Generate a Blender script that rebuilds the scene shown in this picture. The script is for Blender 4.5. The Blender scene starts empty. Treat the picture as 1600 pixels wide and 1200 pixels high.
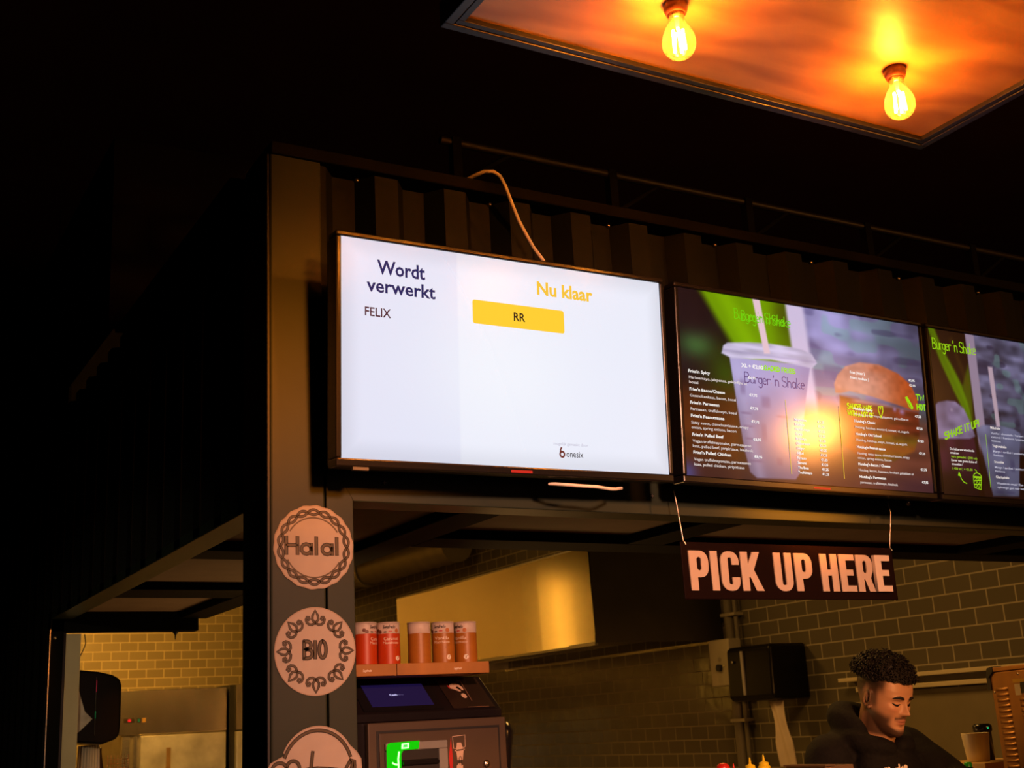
import bpy, bmesh, math, random
import numpy as np
from mathutils import Vector, Matrix, noise
random.seed(7)
S = bpy.context.scene
COL = S.collection
PI = math.pi

# ------------------------------------------------------------------ camera, world, lights, exposure
cam_d = bpy.data.cameras.new('camera')
cam = bpy.data.objects.new('camera', cam_d); COL.objects.link(cam)
cam_d.sensor_width = 36.0; cam_d.lens = 43.27
cam_d.clip_start = 0.05; cam_d.clip_end = 60
YAW, PITCH, ROLL = math.radians(30.442), math.radians(15.553), math.radians(-3.204)
fwd = Vector((math.sin(YAW)*math.cos(PITCH), math.cos(YAW)*math.cos(PITCH), math.sin(PITCH)))
rt0 = Vector((math.cos(YAW), -math.sin(YAW), 0)); up0 = rt0.cross(fwd)
rt = rt0*math.cos(ROLL) + up0*math.sin(ROLL); up = -rt0*math.sin(ROLL) + up0*math.cos(ROLL)
cam.matrix_world = Matrix(((rt.x, up.x, -fwd.x, -0.745), (rt.y, up.y, -fwd.y, -2.175), (rt.z, up.z, -fwd.z, 1.65), (0, 0, 0, 1)))
cam_d.dof.use_dof = True; cam_d.dof.focus_distance = 2.75; cam_d.dof.aperture_fstop = 9.0
S.camera = cam
S.view_settings.view_transform = 'Standard'; S.view_settings.look = 'None'
S.view_settings.exposure = 0.0; S.view_settings.gamma = 1.0; S.view_settings.use_curve_mapping = False
w = bpy.data.worlds.new('world'); S.world = w; w.use_nodes = True
w.node_tree.nodes['Background'].inputs[0].default_value = (1.0, 0.55, 0.3, 1)
w.node_tree.nodes['Background'].inputs[1].default_value = 0.0004

def area(name, loc, target, size, power, col, sizey=None, spread=None):
    d = bpy.data.lights.new(name, 'AREA'); d.energy = power; d.color = col; d.size = size
    if sizey: d.shape = 'RECTANGLE'; d.size_y = sizey
    if spread: d.spread = spread
    o = bpy.data.objects.new(name, d); COL.objects.link(o); o.location = loc
    o.rotation_euler = (Vector(target)-Vector(loc)).to_track_quat('-Z', 'Y').to_euler()
    return o
def spot(name, loc, target, power, col, deg, blend, soft):
    d = bpy.data.lights.new(name, 'SPOT'); d.energy = power; d.color = col; d.spot_size = math.radians(deg); d.spot_blend = blend; d.shadow_soft_size = soft
    o = bpy.data.objects.new(name, d); COL.objects.link(o); o.location = loc
    o.rotation_euler = (Vector(target)-Vector(loc)).to_track_quat('-Z', 'Y').to_euler()
# hall lamps behind and beside the viewer, and fill lights added among them
area('hall_lamp_cluster', (3.3, -2.3, 2.66), (1.3, 0, 2.1), 0.11, 15.0, (1, 0.36, 0.07))
area('hall_front_fill', (1.6, -7.0, 1.5), (0.9, 0, 1.6), 2.0, 7.0, (1, 0.47, 0.30))  # broad unseen fill added in front of the facade
spot('fill_spot_warm_white', (0.10, -3.5, 2.75), (0.84, 0, 1.60), 720, (1, 0.43, 0.25), 37, 0.85, 0.12)  # added fill spot, cone kept below the upper facade
spot('hall_spot_orange', (0.05, -3.0, 2.50), (0.08, 0, 2.32), 900, (1, 0.25, 0.01), 12, 1.0, 0.16)
spot('fill_spot_beam', (1.0, -3.0, 2.72), (1.30, 0, 2.24), 4600, (1, 0.25, 0.005), 10.5, 1.0, 0.05)  # added spot that puts the orange highlight on the beam
spot('fill_spot_face', (0.7, -3.2, 1.85), (2.1, 0.5, 1.66), 330, (1, 0.42, 0.10), 13, 0.8, 0.10)  # added spot to brighten the face
spot('fill_spot_side', (-1.2, -2.5, 2.3), (0.25, 2.26, 1.72), 100, (1, 0.80, 0.45), 16, 0.8, 0.06)  # added spot to brighten the far jamb and refrigerator door
# kitchen lamps under the high roof, and an upward fill added below them
area('kitchen_lamp_back', (1.1, 6.7, 2.95), (1.3, 8.6, 1.9), 1.0, 40.0, (1, 0.46, 0.06), spread=math.radians(125))
area('kitchen_lamp_mid', (1.7, 3.6, 3.1), (2.4, 3.9, 0.9), 0.25, 27.0, (1, 0.50, 0.10), sizey=1.3)
area('kitchen_lamp_near', (2.2, 1.45, 2.75), (2.6, 1.4, 0.9), 0.5, 13.5, (1, 0.50, 0.11))
area('worktop_bounce_fill', (1.25, 1.9, 1.15), (1.2, 1.5, 2.1), 0.9, 7.0, (1, 0.50, 0.16))  # no lamp there: upward fill added for bounce off the worktop

# ------------------------------------------------------------------ helpers
def tag(o, label=None, cat=None, group=None, kind=None):
    if label: o['label'] = label
    if cat: o['category'] = cat
    if group: o['group'] = group
    if kind: o['kind'] = kind
    return o
def empty(name, loc=(0, 0, 0), rot=(0, 0, 0), label=None, cat=None, group=None):
    o = bpy.data.objects.new(name, None); COL.objects.link(o); o.empty_display_size = 0.05
    o.location = loc; o.rotation_euler = rot
    return tag(o, label, cat, group)
def copy_tree(o, parent=None):
    c = o.copy(); COL.objects.link(c)
    if parent: c.parent = parent
    for ch in list(o.children): copy_tree(ch, c)
    return c

def mat(name, col, rough=0.5, metal=0.0, var=0.15, scale=9.0, bump=0.0, spec=0.5, coat=0.0, emis=None, estr=1.0, stretch=(1, 1, 1), detail=4.0):
    m = bpy.data.materials.new(name); m.use_nodes = True
    nt = m.node_tree; N = nt.nodes; L = nt.links; b = N['Principled BSDF']
    b.inputs['Roughness'].default_value = rough; b.inputs['Metallic'].default_value = metal
    b.inputs['Specular IOR Level'].default_value = spec; b.inputs['Coat Weight'].default_value = coat
    b.inputs['Coat Roughness'].default_value = 0.12
    tc = N.new('ShaderNodeTexCoord'); mp = N.new('ShaderNodeMapping'); mp.inputs['Scale'].default_value = stretch
    no = N.new('ShaderNodeTexNoise'); no.inputs['Scale'].default_value = scale; no.inputs['Detail'].default_value = detail
    L.new(tc.outputs['Object'], mp.inputs[0]); L.new(mp.outputs[0], no.inputs['Vector'])
    rp = N.new('ShaderNodeValToRGB')
    rp.color_ramp.elements[0].position = 0.3; rp.color_ramp.elements[1].position = 0.7
    rp.color_ramp.elements[0].color = (*[c*(1-var) for c in col], 1); rp.color_ramp.elements[1].color = (*[min(1, c*(1+var)) for c in col], 1)
    L.new(no.outputs['Fac'], rp.inputs[0]); L.new(rp.outputs[0], b.inputs['Base Color'])
    if bump:
        bp = N.new('ShaderNodeBump'); bp.inputs['Strength'].default_value = bump; bp.inputs['Distance'].default_value = 0.01
        L.new(no.outputs['Fac'], bp.inputs['Height']); L.new(bp.outputs[0], b.inputs['Normal'])
    if emis:
        b.inputs['Emission Color'].default_value = (*emis, 1); b.inputs['Emission Strength'].default_value = estr
    return m
def lum(name, col, s=1.0):          # things that give off light (lit screen content, LEDs)
    m = bpy.data.materials.new(name); m.use_nodes = True
    b = m.node_tree.nodes['Principled BSDF']; b.inputs['Base Color'].default_value = (0.01, 0.01, 0.01, 1)
    b.inputs['Roughness'].default_value = 0.25; b.inputs['Specular IOR Level'].default_value = 0.06
    b.inputs['Emission Color'].default_value = (*col, 1); b.inputs['Emission Strength'].default_value = s
    return m
def srgb(r, g, b):
    return tuple((c/255/12.92 if c/255 <= 0.04045 else ((c/255+0.055)/1.055)**2.4) for c in (r, g, b))

class MB:
    """collects geometry for ONE mesh object"""
    def __init__(s): s.v = []; s.f = []; s.sm = []
    def add(s, v, f, smooth=False):
        o = len(s.v); s.v += [tuple(p) for p in v]; s.f += [tuple(i+o for i in q) for q in f]; s.sm += [smooth]*len(f); return s
    def box(s, x0, x1, y0, y1, z0, z1):
        v = [(x, y, z) for z in (z0, z1) for y in (y0, y1) for x in (x0, x1)]
        return s.add(v, [(0, 2, 3, 1), (4, 5, 7, 6), (0, 1, 5, 4), (2, 6, 7, 3), (0, 4, 6, 2), (1, 3, 7, 5)])
    def prism(s, out, y0, y1):      # outline in x,z (counter-clockwise seen from -y) swept y0..y1
        n = len(out); v = [(x, y0, z) for x, z in out]+[(x, y1, z) for x, z in out]
        return s.add(v, [tuple(range(n)), tuple(range(2*n-1, n-1, -1))]+[(i, i+n, (i+1) % n+n, (i+1) % n) for i in range(n)])
    def prism_x(s, out, x0, x1):    # outline in y,z swept along x
        n = len(out); v = [(x0, y, z) for y, z in out]+[(x1, y, z) for y, z in out]
        return s.add(v, [tuple(range(n-1, -1, -1)), tuple(range(n, 2*n))]+[(i, (i+1) % n, (i+1) % n+n, i+n) for i in range(n)])
    def tube(s, pts, r, n=10, cap=True):
        P = [Vector(p) for p in pts]; rs = r if isinstance(r, (list, tuple)) else [r]*len(P)
        V = []; t0 = (P[1]-P[0]).normalized(); nx = t0.orthogonal().normalized()
        for i, p in enumerate(P):
            t = (P[min(i+1, len(P)-1)]-P[max(i-1, 0)]).normalized()
            nx = (nx-t*nx.dot(t)).normalized(); ny = t.cross(nx)
            V += [p+(nx*math.cos(2*PI*k/n)+ny*math.sin(2*PI*k/n))*rs[i] for k in range(n)]
        F = [(i*n+k, i*n+(k+1) % n, (i+1)*n+(k+1) % n, (i+1)*n+k) for i in range(len(P)-1) for k in range(n)]
        s.add(V, F, True)
        if cap: s.add(V[:n], [tuple(range(n-1, -1, -1))]); s.add(V[-n:], [tuple(range(n))])
        return s
    def lathe(s, prof, c=(0, 0, 0), n=32, axis='z', smooth=True):
        V = []
        for r, h in prof:
            for k in range(n):
                a = 2*PI*k/n; x, y = r*math.cos(a), r*math.sin(a)
                p = (x, y, h) if axis == 'z' else ((x, h, y) if axis == 'y' else (h, x, y))
                V.append((p[0]+c[0], p[1]+c[1], p[2]+c[2]))
        m = len(prof)
        F = [(i*n+k, i*n+(k+1) % n, (i+1)*n+(k+1) % n, (i+1)*n+k) for i in range(m-1) for k in range(n)]
        s.add(V, F, smooth)
        if prof[0][0] > 1e-6: s.add(V[:n], [tuple(range(n-1, -1, -1))])
        if prof[-1][0] > 1e-6: s.add(V[-n:], [tuple(range(n))])
        return s
    def flat(s, v2, f, y=0.0, ox=0.0, oz=0.0, fn=None):    # 2-D x,z geometry laid on a plane (or mapped by fn)
        return s.add([fn(x+ox, z+oz) if fn else (x+ox, y, z+oz) for x, z in v2], f)
    def ribbon(s, pts, wd, y=0.0, closed=False, fn=None):
        P = [np.array(p, float) for p in pts]; n = len(P)
        if closed: P.append(P[0]); n += 1
        v = []; f = []
        for i in range(n):
            a = P[(i-1) % (n-1)] if (closed and i == 0) else P[max(i-1, 0)]
            b = P[1] if (closed and i == n-1) else P[min(i+1, n-1)]
            d = b-a; d = d/(np.hypot(*d)+1e-9); nn = np.array((-d[1], d[0]))*wd/2
            p = P[i].copy()
            if not closed and i == 0: p = p-d*wd*0.3
            if not closed and i == n-1: p = p+d*wd*0.3
            v += [tuple(p+nn), tuple(p-nn)]
        f = [(2*i, 2*i+1, 2*i+3, 2*i+2) for i in range(n-1)]
        return s.flat(v, f, y, fn=fn)
    def disc(s, cx, cz, rx, y=0.0, rz=None, n=28, fn=None):
        rz = rz or rx
        return s.flat([(cx+rx*math.cos(2*PI*k/n), cz+rz*math.sin(2*PI*k/n)) for k in range(n)], [tuple(range(n))], y, fn=fn)
    def poly(s, pts, y=0.0, fn=None):
        return s.flat(pts, [tuple(range(len(pts)))], y, fn=fn)
    def build(s, name, m, parent=None, bevel=0.0, seg=2, smooth_all=False):
        me = bpy.data.meshes.new(name); me.from_pydata(s.v, [], s.f)
        me.polygons.foreach_set('use_smooth', [True]*len(s.f) if smooth_all else s.sm)
        bm = bmesh.new(); bm.from_mesh(me); bmesh.ops.recalc_face_normals(bm, faces=bm.faces) if len(s.f) < 60000 else None
        bm.to_mesh(me); bm.free()
        if m: me.materials.append(m)
        o = bpy.data.objects.new(name, me); COL.objects.link(o)
        if parent: o.parent = parent
        if bevel:
            b = o.modifiers.new('bevel', 'BEVEL'); b.width = bevel; b.segments = seg; b.limit_method = 'ANGLE'; b.angle_limit = math.radians(40)
        return o
def struct(o): o['kind'] = 'structure'; return o

_txt = {}
def text2d(body, size, bold=0.0, sx=1.0, shear=0.0, align='LEFT'):
    key = (body, bold, shear, align)
    if key not in _txt:
        c = bpy.data.curves.new('t', 'FONT'); c.body = body; c.size = 1.0; c.offset = bold; c.shear = shear; c.align_x = align; c.resolution_u = 2
        o = bpy.data.objects.new('t', c); COL.objects.link(o)
        dg = bpy.context.evaluated_depsgraph_get(); me = bpy.data.meshes.new_from_object(o.evaluated_get(dg))
        _txt[key] = ([(v.co.x, v.co.y) for v in me.vertices], [tuple(p.vertices) for p in me.polygons])
        bpy.data.objects.remove(o); bpy.data.curves.remove(c); bpy.data.meshes.remove(me)
    v, f = _txt[key]
    return [(x*size*sx, z*size) for x, z in v], f
def fit_text(mb, body, x0, x1, z, cap, y, bold=0.0, shear=0.0, fn=None, slope=0.0):
    """text whose capitals are cap high, base line z, stretched to run x0..x1"""
    v, f = text2d(body, cap/0.70, bold, 1.0, shear)
    a = min(p[0] for p in v); b = max(p[0] for p in v); k = (x1-x0)/(b-a) if x1 is not None else 1.0
    v = [(x0+(p[0]-a)*k, z+p[1]+slope*((p[0]-a)*k)) for p in v]
    mb.flat(v, f, y, fn=fn)

# hand-drawn stroke letters on a unit-high grid: {char: (advance, [polylines])}
def arc(cx, cz, rx, rz, a0, a1, n=10):
    return [(cx+rx*math.cos(math.radians(a0+(a1-a0)*i/n)), cz+rz*math.sin(math.radians(a0+(a1-a0)*i/n))) for i in range(n+1)]
STK = {
 'B': (.62, [[(0, 0), (0, 1)], [(0, 1)]+arc(.2, .77, .24, .23, 90, -90)+[(0, .54)], [(0, .54)]+arc(.22, .27, .3, .27, 90, -90)+[(0, 0)]]),
 'u': (.5, [[(0, .6), (0, .2)]+arc(.18, .18, .18, .18, 180, 350), [(.38, .6), (.38, 0)]]),
 'r': (.36, [[(0, .6), (0, 0)], arc(.2, .38, .2, .2, 180, 50)]),
 'g': (.5, [arc(.2, .32, .2, .27, 20, 380), [(.4, .6), (.4, -.15)]+arc(.2, -.15, .2, .2, 0, -150)]),
 'e': (.5, [[(0, .32), (.4, .36)]+arc(.2, .31, .2, .3, 10, 310)]),
 'n': (.5, [[(0, .6), (0, 0)], arc(.19, .38, .19, .2, 180, 0)+[(.38, 0)]]),
 "'": (.2, [[(.05, 1), (.03, .8)]]),
 ' ': (.3, []),
 'S': (.6, [arc(.24, .76, .24, .24, 40, 270)+arc(.24, .26, .26, .26, 90, -150)]),
 'h': (.5, [[(0, 1), (0, 0)], arc(.19, .36, .19, .22, 180, 0)+[(.38, 0)]]),
 'a': (.55, [arc(.21, .3, .21, .3, 20, 380), [(.42, .6), (.43, 0)]]),
 'k': (.46, [[(0, 1), (0, 0)], [(.34, .58), (.02, .27), (.38, 0)]]),
 'l': (.32, [[(.08, 1), (.08, 0)]]),
 'H': (.62, [[(0, 1), (0, 0)], [(.46, 1), (.46, 0)], [(0, .52), (.46, .52)]]),
 'I': (.34, [[(.08, 1), (.08, 0)]]),
 'O': (.6, [arc(.22, .5, .22, .5, 90, 450, 18)]),
 'K': (.55, [[(0, 1), (0, 0)], [(.4, 1), (.02, .46), (.42, 0)]]),
 'A': (.58, [[(0, 0), (.22, 1), (.44, 0)], [(.08, .36), (.37, .36)]]),
 'E': (.48, [[(.36, 1), (0, 1), (0, 0), (.36, 0)], [(0, .52), (.3, .52)]]),
 'T': (.52, [[(0, 1), (.42, 1)], [(.21, 1), (.21, 0)]]),
 'U': (.56, [[(0, 1), (0, .25)]+arc(.2, .22, .2, .22, 180, 360)+[(.4, 1)]]),
 'P': (.52, [[(0, 0), (0, 1)]+arc(.16, .75, .22, .25, 90, -90)+[(0, .5)]]),
 'W': (.72, [[(0, 1), (.14, 0), (.28, .7), (.42, 0), (.56, 1)]]),
 'C': (.56, [arc(.26, .5, .26, .5, 50, 310)]),
 'M': (.66, [[(0, 0), (.04, 1), (.25, .4), (.46, 1), (.5, 0)]]),
 'D': (.56, [[(0, 0), (0, 1)]+arc(.1, .5, .34, .5, 90, -90)+[(0, 0)]]),
 'L': (.44, [[(0, 1), (0, 0), (.34, 0)]]),
 'F': (.46, [[(.36, 1), (0, 1), (0, 0)], [(0, .52), (.28, .52)]]),
 'R': (.54, [[(0, 0), (0, 1)]+arc(.16, .76, .22, .24, 90, -90)+[(0, .52)], [(.14, .52), (.4, 0)]]),
 '!': (.2, [[(.02, 1), (.02, .3)], [(.02, .06), (.02, 0)]]),
}
def hand(mb, s, x0, x1, z, h, wd, y, slope=0.0, fn=None):
    tot = sum(STK[c][0] for c in s)-.1; k = (x1-x0)/tot; x = x0
    for c in s:
        for pl in STK[c][1]:
            mb.ribbon([(x+px*k, z+pz*h+slope*(x+px*k-x0)) for px, pz in pl], wd, y, fn=fn)
        x += STK[c][0]*k

# ------------------------------------------------------------------ materials
M_olive = mat('olive_grey_paint', (0.021, 0.029, 0.019), 0.40, var=.10, scale=5, bump=.04, spec=.32)
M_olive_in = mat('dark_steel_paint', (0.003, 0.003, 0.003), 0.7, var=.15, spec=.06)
M_front = mat('olive_paint_in_shade', (.0048, .0060, .0038), .6, var=.12, scale=5, spec=.16)  # column paint darkened for the unlit upper front, shade put into the colour
M_black = mat('black_paint', (0.012, 0.011, 0.011), 0.5, var=.1)
M_side = mat('black_ribbed_sheet', (0.004, 0.0036, 0.003), 0.8, var=.1, spec=.1)
M_hall = mat('hall_dark_paint', (0.012, 0.008, 0.007), 0.9, var=.12, scale=3, spec=.1)
M_panel = mat('canopy_board', (0.20, 0.145, 0.11), 0.75, var=.10, scale=12)
M_gloss = mat('gloss_black_plastic', (0.010, 0.009, 0.010), 0.22, var=.05)
M_disp = mat('dispenser_black_plastic', (0.007, 0.006, 0.006), 0.25, var=.05, spec=.16)
M_white = mat('white_cable_plastic', (0.92, 0.80, 0.70), 0.45, var=.05)
M_steel = mat('brushed_steel', (0.62, 0.58, 0.50), 0.26, metal=1.0, var=.07, scale=90, stretch=(.05, .05, 1), bump=.12)
M_hood = mat('hood_steel', (0.70, 0.62, 0.50), 0.17, metal=1.0, var=.05, scale=1.6, bump=.10, detail=1.0)
M_dsteel = mat('dull_steel', (0.30, 0.27, 0.23), 0.42, metal=.8, var=.12)
M_beige = mat('beige_plastic', (0.46, 0.40, 0.30), 0.45, var=.05)
M_cond = mat('grey_conduit', (0.20, 0.17, 0.13), 0.5, var=.08)
M_floor = mat('dark_concrete', (0.05, 0.045, 0.04), 0.7, var=.2, scale=2)

def tile_mat(name, ax, u0, v0, wd, ht, c1, c2, grout, rough):
    m = bpy.data.materials.new(name); m.use_nodes = True; nt = m.node_tree; N = nt.nodes; L = nt.links; b = N['Principled BSDF']
    tc = N.new('ShaderNodeTexCoord'); sp = N.new('ShaderNodeSeparateXYZ'); L.new(tc.outputs['Object'], sp.inputs[0])
    cb = N.new('ShaderNodeCombineXYZ')
    for i, (src, off) in enumerate(((ax, u0), ('Z', v0))):
        a = N.new('ShaderNodeMath'); a.operation = 'SUBTRACT'; a.inputs[1].default_value = off
        L.new(sp.outputs[src], a.inputs[0]); L.new(a.outputs[0], cb.inputs[i])
    br = N.new('ShaderNodeTexBrick'); br.inputs['Scale'].default_value = 1.0; br.inputs['Brick Width'].default_value = wd; br.inputs['Row Height'].default_value = ht
    br.inputs['Mortar Size'].default_value = 0.0034; br.inputs['Mortar Smooth'].default_value = 0.15; br.inputs['Bias'].default_value = -0.2
    br.inputs['Color1'].default_value = (*c1, 1); br.inputs['Color2'].default_value = (*c2, 1); br.inputs['Mortar'].default_value = (*grout, 1)
    L.new(cb.outputs[0], br.inputs['Vector']); L.new(br.outputs['Color'], b.inputs['Base Color'])
    no = N.new('ShaderNodeTexNoise'); no.inputs['Scale'].default_value = 14; no.inputs['Detail'].default_value = 1; L.new(tc.outputs['Object'], no.inputs['Vector'])
    mul = N.new('ShaderNodeMath'); mul.operation = 'MULTIPLY_ADD'; mul.inputs[1].default_value = -1.0
    L.new(br.outputs['Fac'], mul.inputs[0]); L.new(no.outputs['Fac'], mul.inputs[2])
    bp = N.new('ShaderNodeBump'); bp.inputs['Strength'].default_value = .35; bp.inputs['Distance'].default_value = .004
    L.new(mul.outputs[0], bp.inputs['Height']); L.new(bp.outputs[0], b.inputs['Normal'])
    mr = N.new('ShaderNodeMapRange'); mr.inputs['To Min'].default_value = rough; mr.inputs['To Max'].default_value = .7
    L.new(br.outputs['Fac'], mr.inputs['Value']); L.new(mr.outputs[0], b.inputs['Roughness'])
    return m
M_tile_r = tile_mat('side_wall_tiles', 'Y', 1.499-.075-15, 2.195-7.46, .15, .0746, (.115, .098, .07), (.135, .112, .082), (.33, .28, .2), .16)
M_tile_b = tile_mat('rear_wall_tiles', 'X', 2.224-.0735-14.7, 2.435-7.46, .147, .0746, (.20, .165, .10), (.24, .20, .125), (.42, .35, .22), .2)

# ------------------------------------------------------------------ setting: hall shell and kitchen shell
struct(MB().box(-7, 10, -9, 11, -0.1, 0).build('floor', M_floor))
struct(MB().box(-7, 10, -9, 11, 3.9, 4.0).build('ceiling', mat('red_brown_ceiling', (.075, .028, .020), .9, var=.12, scale=3, spec=.1)))
struct(MB().box(-7.1, -7, -9, 11, 0, 3.9).build('wall_left', M_hall))
struct(MB().box(10, 10.1, -9, 11, 0, 3.9).build('wall_far_right', M_hall))
struct(MB().box(-7, 10, 11, 11.1, 0, 3.9).build('wall_far_back', M_hall))
struct(MB().box(-7, 10, -9.1, -9, 0, 3.9).build('wall_behind', M_hall))
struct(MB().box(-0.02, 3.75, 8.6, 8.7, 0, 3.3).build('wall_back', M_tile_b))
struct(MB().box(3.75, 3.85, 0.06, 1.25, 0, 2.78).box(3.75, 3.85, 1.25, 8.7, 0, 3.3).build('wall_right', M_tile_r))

struct(MB().box(-0.05, 3.85, 1.25, 8.7, 3.3, 3.4).box(-0.03, 3.85, 0.165, 1.25, 2.79, 2.80).box(-0.05, 3.85, 1.24, 1.25, 2.80, 3.3).build('ceiling_kitchen', M_hall))
struct(MB().box(-0.05, -0.035, 1.25, 8.7, 2.80, 3.3).build('wall_side_upper', M_side))

struct(MB().box(0.0, 3.75, 0.6, 8.6, 0.0, 0.006).build('floor_kitchen', mat('pale_floor_tiles', (.42, .38, .32), .4, var=.12, scale=4)))
struct(MB().box(0.036, 0.046, 2.31, 8.6, 0.006, 3.3).build('wall_kitchen_left', mat('cream_wall_board', (.16, .13, .09), .5, var=.08)))
# ribbed container front above the opening
def ribbed(x0, x1, z0, z1, y, depth, per, first, flat, slope):
    prof = [(x0, y)]; x = first
    while x < x1:
        for dx, dy in ((-flat/2-slope, 0), (-flat/2, depth), (flat/2, depth), (flat/2+slope, 0)):
            if x0 < x+dx < x1: prof.append((x+dx, y+dy))
        x += per
    prof.append((x1, y)); n = len(prof); mb = MB()
    v = [(a, b, z0) for a, b in prof]+[(a, b, z1) for a, b in prof]+[(a, y+depth+.012, z0) for a, b in prof]+[(a, y+depth+.012, z1) for a, b in prof]
    f = []
    for i in range(n-1):
        f += [(i, i+1, n+i+1, n+i), (2*n+i, 3*n+i, 3*n+i+1, 2*n+i+1), (i, 2*n+i, 2*n+i+1, i+1), (n+i, n+i+1, 3*n+i+1, 3*n+i)]
    f += [(0, n, 3*n, 2*n), (n-1, 3*n-1, 4*n-1, 2*n-1)]
    return mb.add(v, f)
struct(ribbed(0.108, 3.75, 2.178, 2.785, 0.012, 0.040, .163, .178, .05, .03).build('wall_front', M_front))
# container side: ribbed sheet over the side opening, and the closed part farther back
def ribbed_side(y0, y1, z0, z1, name):
    o = ribbed(y0, y1, z0, z1, 0.0, 0.03, .16, y0+.1, .06, .025)
    o.v = [(b, a, c) for a, b, c in o.v]
    return struct(o.build(name, M_side))
ribbed_side(0.155, 2.235, 2.087, 2.80, 'wall_side')
ribbed_side(2.235, 8.6, 0.0, 2.80, 'wall_side_rear')
# steel frame of the container
struct(MB().box(0.0, 0.1075, 0.0, 0.152, 0, 2.80).build('trim_1', M_olive, bevel=.004))          # corner column
struct(MB().box(0.1105, 0.1655, 0.001, 0.152, 0, 2.176).build('trim_2', M_olive, bevel=.002))     # opening jamb
mb = MB(); mb.prism([(0.1105, 2.176), (0.1655, 2.084), (3.75, 2.084), (3.75, 2.176)], 0.0, 0.075)
struct(mb.build('trim_3', M_olive, bevel=.002))                                                  # header beam
struct(MB().box(0.0, 3.75, -0.008, 0.16, 2.785, 2.812).build('trim_4', M_side, bevel=.003))      # top rail
struct(MB().box(-0.004, 0.0, 0.005, 0.15, 0, 2.79).build('trim_5', M_black))                      # dark return of the column
# canopy boards and joists
struct(MB().box(0.03, 0.49, 0.075, 2.26, 2.108, 2.125).build('ceiling_canopy', M_panel))
struct(MB().box(0.49, 3.75, 0.075, 0.50, 2.108, 2.125).build('ceiling_canopy.001', M_panel))
def joist(n, x0, x1, y0, y1, z0=2.084, z1=2.108): struct(MB().box(x0, x1, y0, y1, z0, z1).build('trim_%d' % n, M_olive_in, bevel=.003))
joist(6, 0.435, 0.535, 0.075, 2.26)
joist(7, 1.085, 1.195, 0.075, 0.40)
joist(8, 2.30, 2.425, 0.075, 0.40)
joist(9, 0.535, 3.75, 0.40, 0.535)
joist(10, 0.03, 0.435, 0.66, 0.80)
joist(11, 0.03, 0.435, 1.42, 1.62)
joist(12, 0.0, 0.50, 2.235, 2.29, 2.04, 2.108)
struct(MB().box(0.0, 0.07, 0.155, 2.235, 2.0835, 2.108).build('trim_13', M_olive, bevel=.002))    # bottom flange of the side rail
# far jamb of the side opening: steel strips
struct(MB().box(0.001, 0.022, 2.236, 2.30, 0, 2.04).build('trim_14', M_dsteel, bevel=.002))
struct(MB().box(0.022, 0.053, 2.25, 2.30, 0, 2.04).build('trim_15', M_gloss, bevel=.001))
M_strip = mat('pale_metal_strip', (0.70, 0.60, 0.40), 0.4, var=.06)
struct(MB().box(0.053, 0.104, 2.262, 2.30, 0, 2.036).build('trim_16', M_strip, bevel=.002))
struct(MB().box(-0.004, 0.0005, 2.23, 2.25, 0, 2.05).build('trim_17', M_steel, bevel=.001))

# screw heads on the beam and dark fixing clips along the ribs
for i, (x, z) in enumerate(((0.230, 2.123), (0.874, 2.125))):
    r = empty('screw', (x, 0, z), label=('dark screw head on the beam under the order screen, near its mitred corner', 'dark screw head on the beam below the gap between the first two screens')[i], cat='screw', group='screws in the beam')
    MB().lathe([(0, -.004), (.004, -.0038), (.0055, -.001), (.0055, 0)], axis='y', n=16).build('screw_head', M_black, r)
    MB().box(-.004, .004, -.0045, -.0035, -.0006, .0006).box(-.0006, .0006, -.0045, -.0035, -.004, .004).build('screw_slot', M_dsteel, r)
r = empty('hanging_bolt', (1.656, -0.006, 2.155), label='orange-lit bolt sticking out of the beam under the burger menu screen', cat='bolt')
MB().tube([(-.012, 0, .02), (0, -.012, -.008)], .0065, 12).build('shank', M_dsteel, r)
MB().lathe([(0, -.012), (.006, -.01), (.007, 0), (.005, .004), (0, .005)], (0, -.012, -.012), axis='z', n=14).build('nut', M_steel, r)
for i in range(8):
    tag(MB().lathe([(0, -.008), (.004, -.008), (.006, 0), (0, 0)], (0.19+.326*i*.97, 0.012, 2.765), axis='y', n=10).build('rivet', M_steel), 'small shiny rivet in the row along the top of the ribbed wall', 'rivet', 'rivets under the top rail')

# ------------------------------------------------------------------ television screens
def tv_frame(c, yaw, tilt, roll):
    r = Vector((math.cos(yaw), math.sin(yaw), 0)); n0 = Vector((math.sin(yaw), -math.cos(yaw), 0)); z = Vector((0, 0, 1))
    u = z*math.cos(tilt)+n0*math.sin(tilt); n = n0*math.cos(tilt)-z*math.sin(tilt)
    r2 = r*math.cos(roll)+u*math.sin(roll); u2 = -r*math.sin(roll)+u*math.cos(roll); b = -n
    return Matrix(((r2.x, b.x, u2.x, c[0]), (r2.y, b.y, u2.y, c[1]), (r2.z, b.z, u2.z, c[2]), (0, 0, 0, 1)))
W2, H2 = .375, .2109
def television(name, mtx, label, lower=.016):
    t = empty(name, label=label, cat='screen', group='screens over the counter'); t.matrix_world = mtx
    B = .011
    mb = MB()
    for a in ((-W2-B, W2+B, H2, H2+B), (-W2-B, W2+B, -H2-lower, -H2), (-W2-B, -W2, -H2, H2), (W2, W2+B, -H2, H2)):
        mb.box(a[0], a[1], -.010, .03, a[2], a[3])
    mb.build('bezel', M_gloss, t, bevel=.003)
    MB().box(-W2-.006, W2+.006, .006, .05, -H2-lower+.004, H2+.006).build('back_cover', M_black, t, bevel=.006)
    MB().box(-.12, .12, .05, .085, -.08, .10).build('wall_bracket', M_black, t)
    return t
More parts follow.
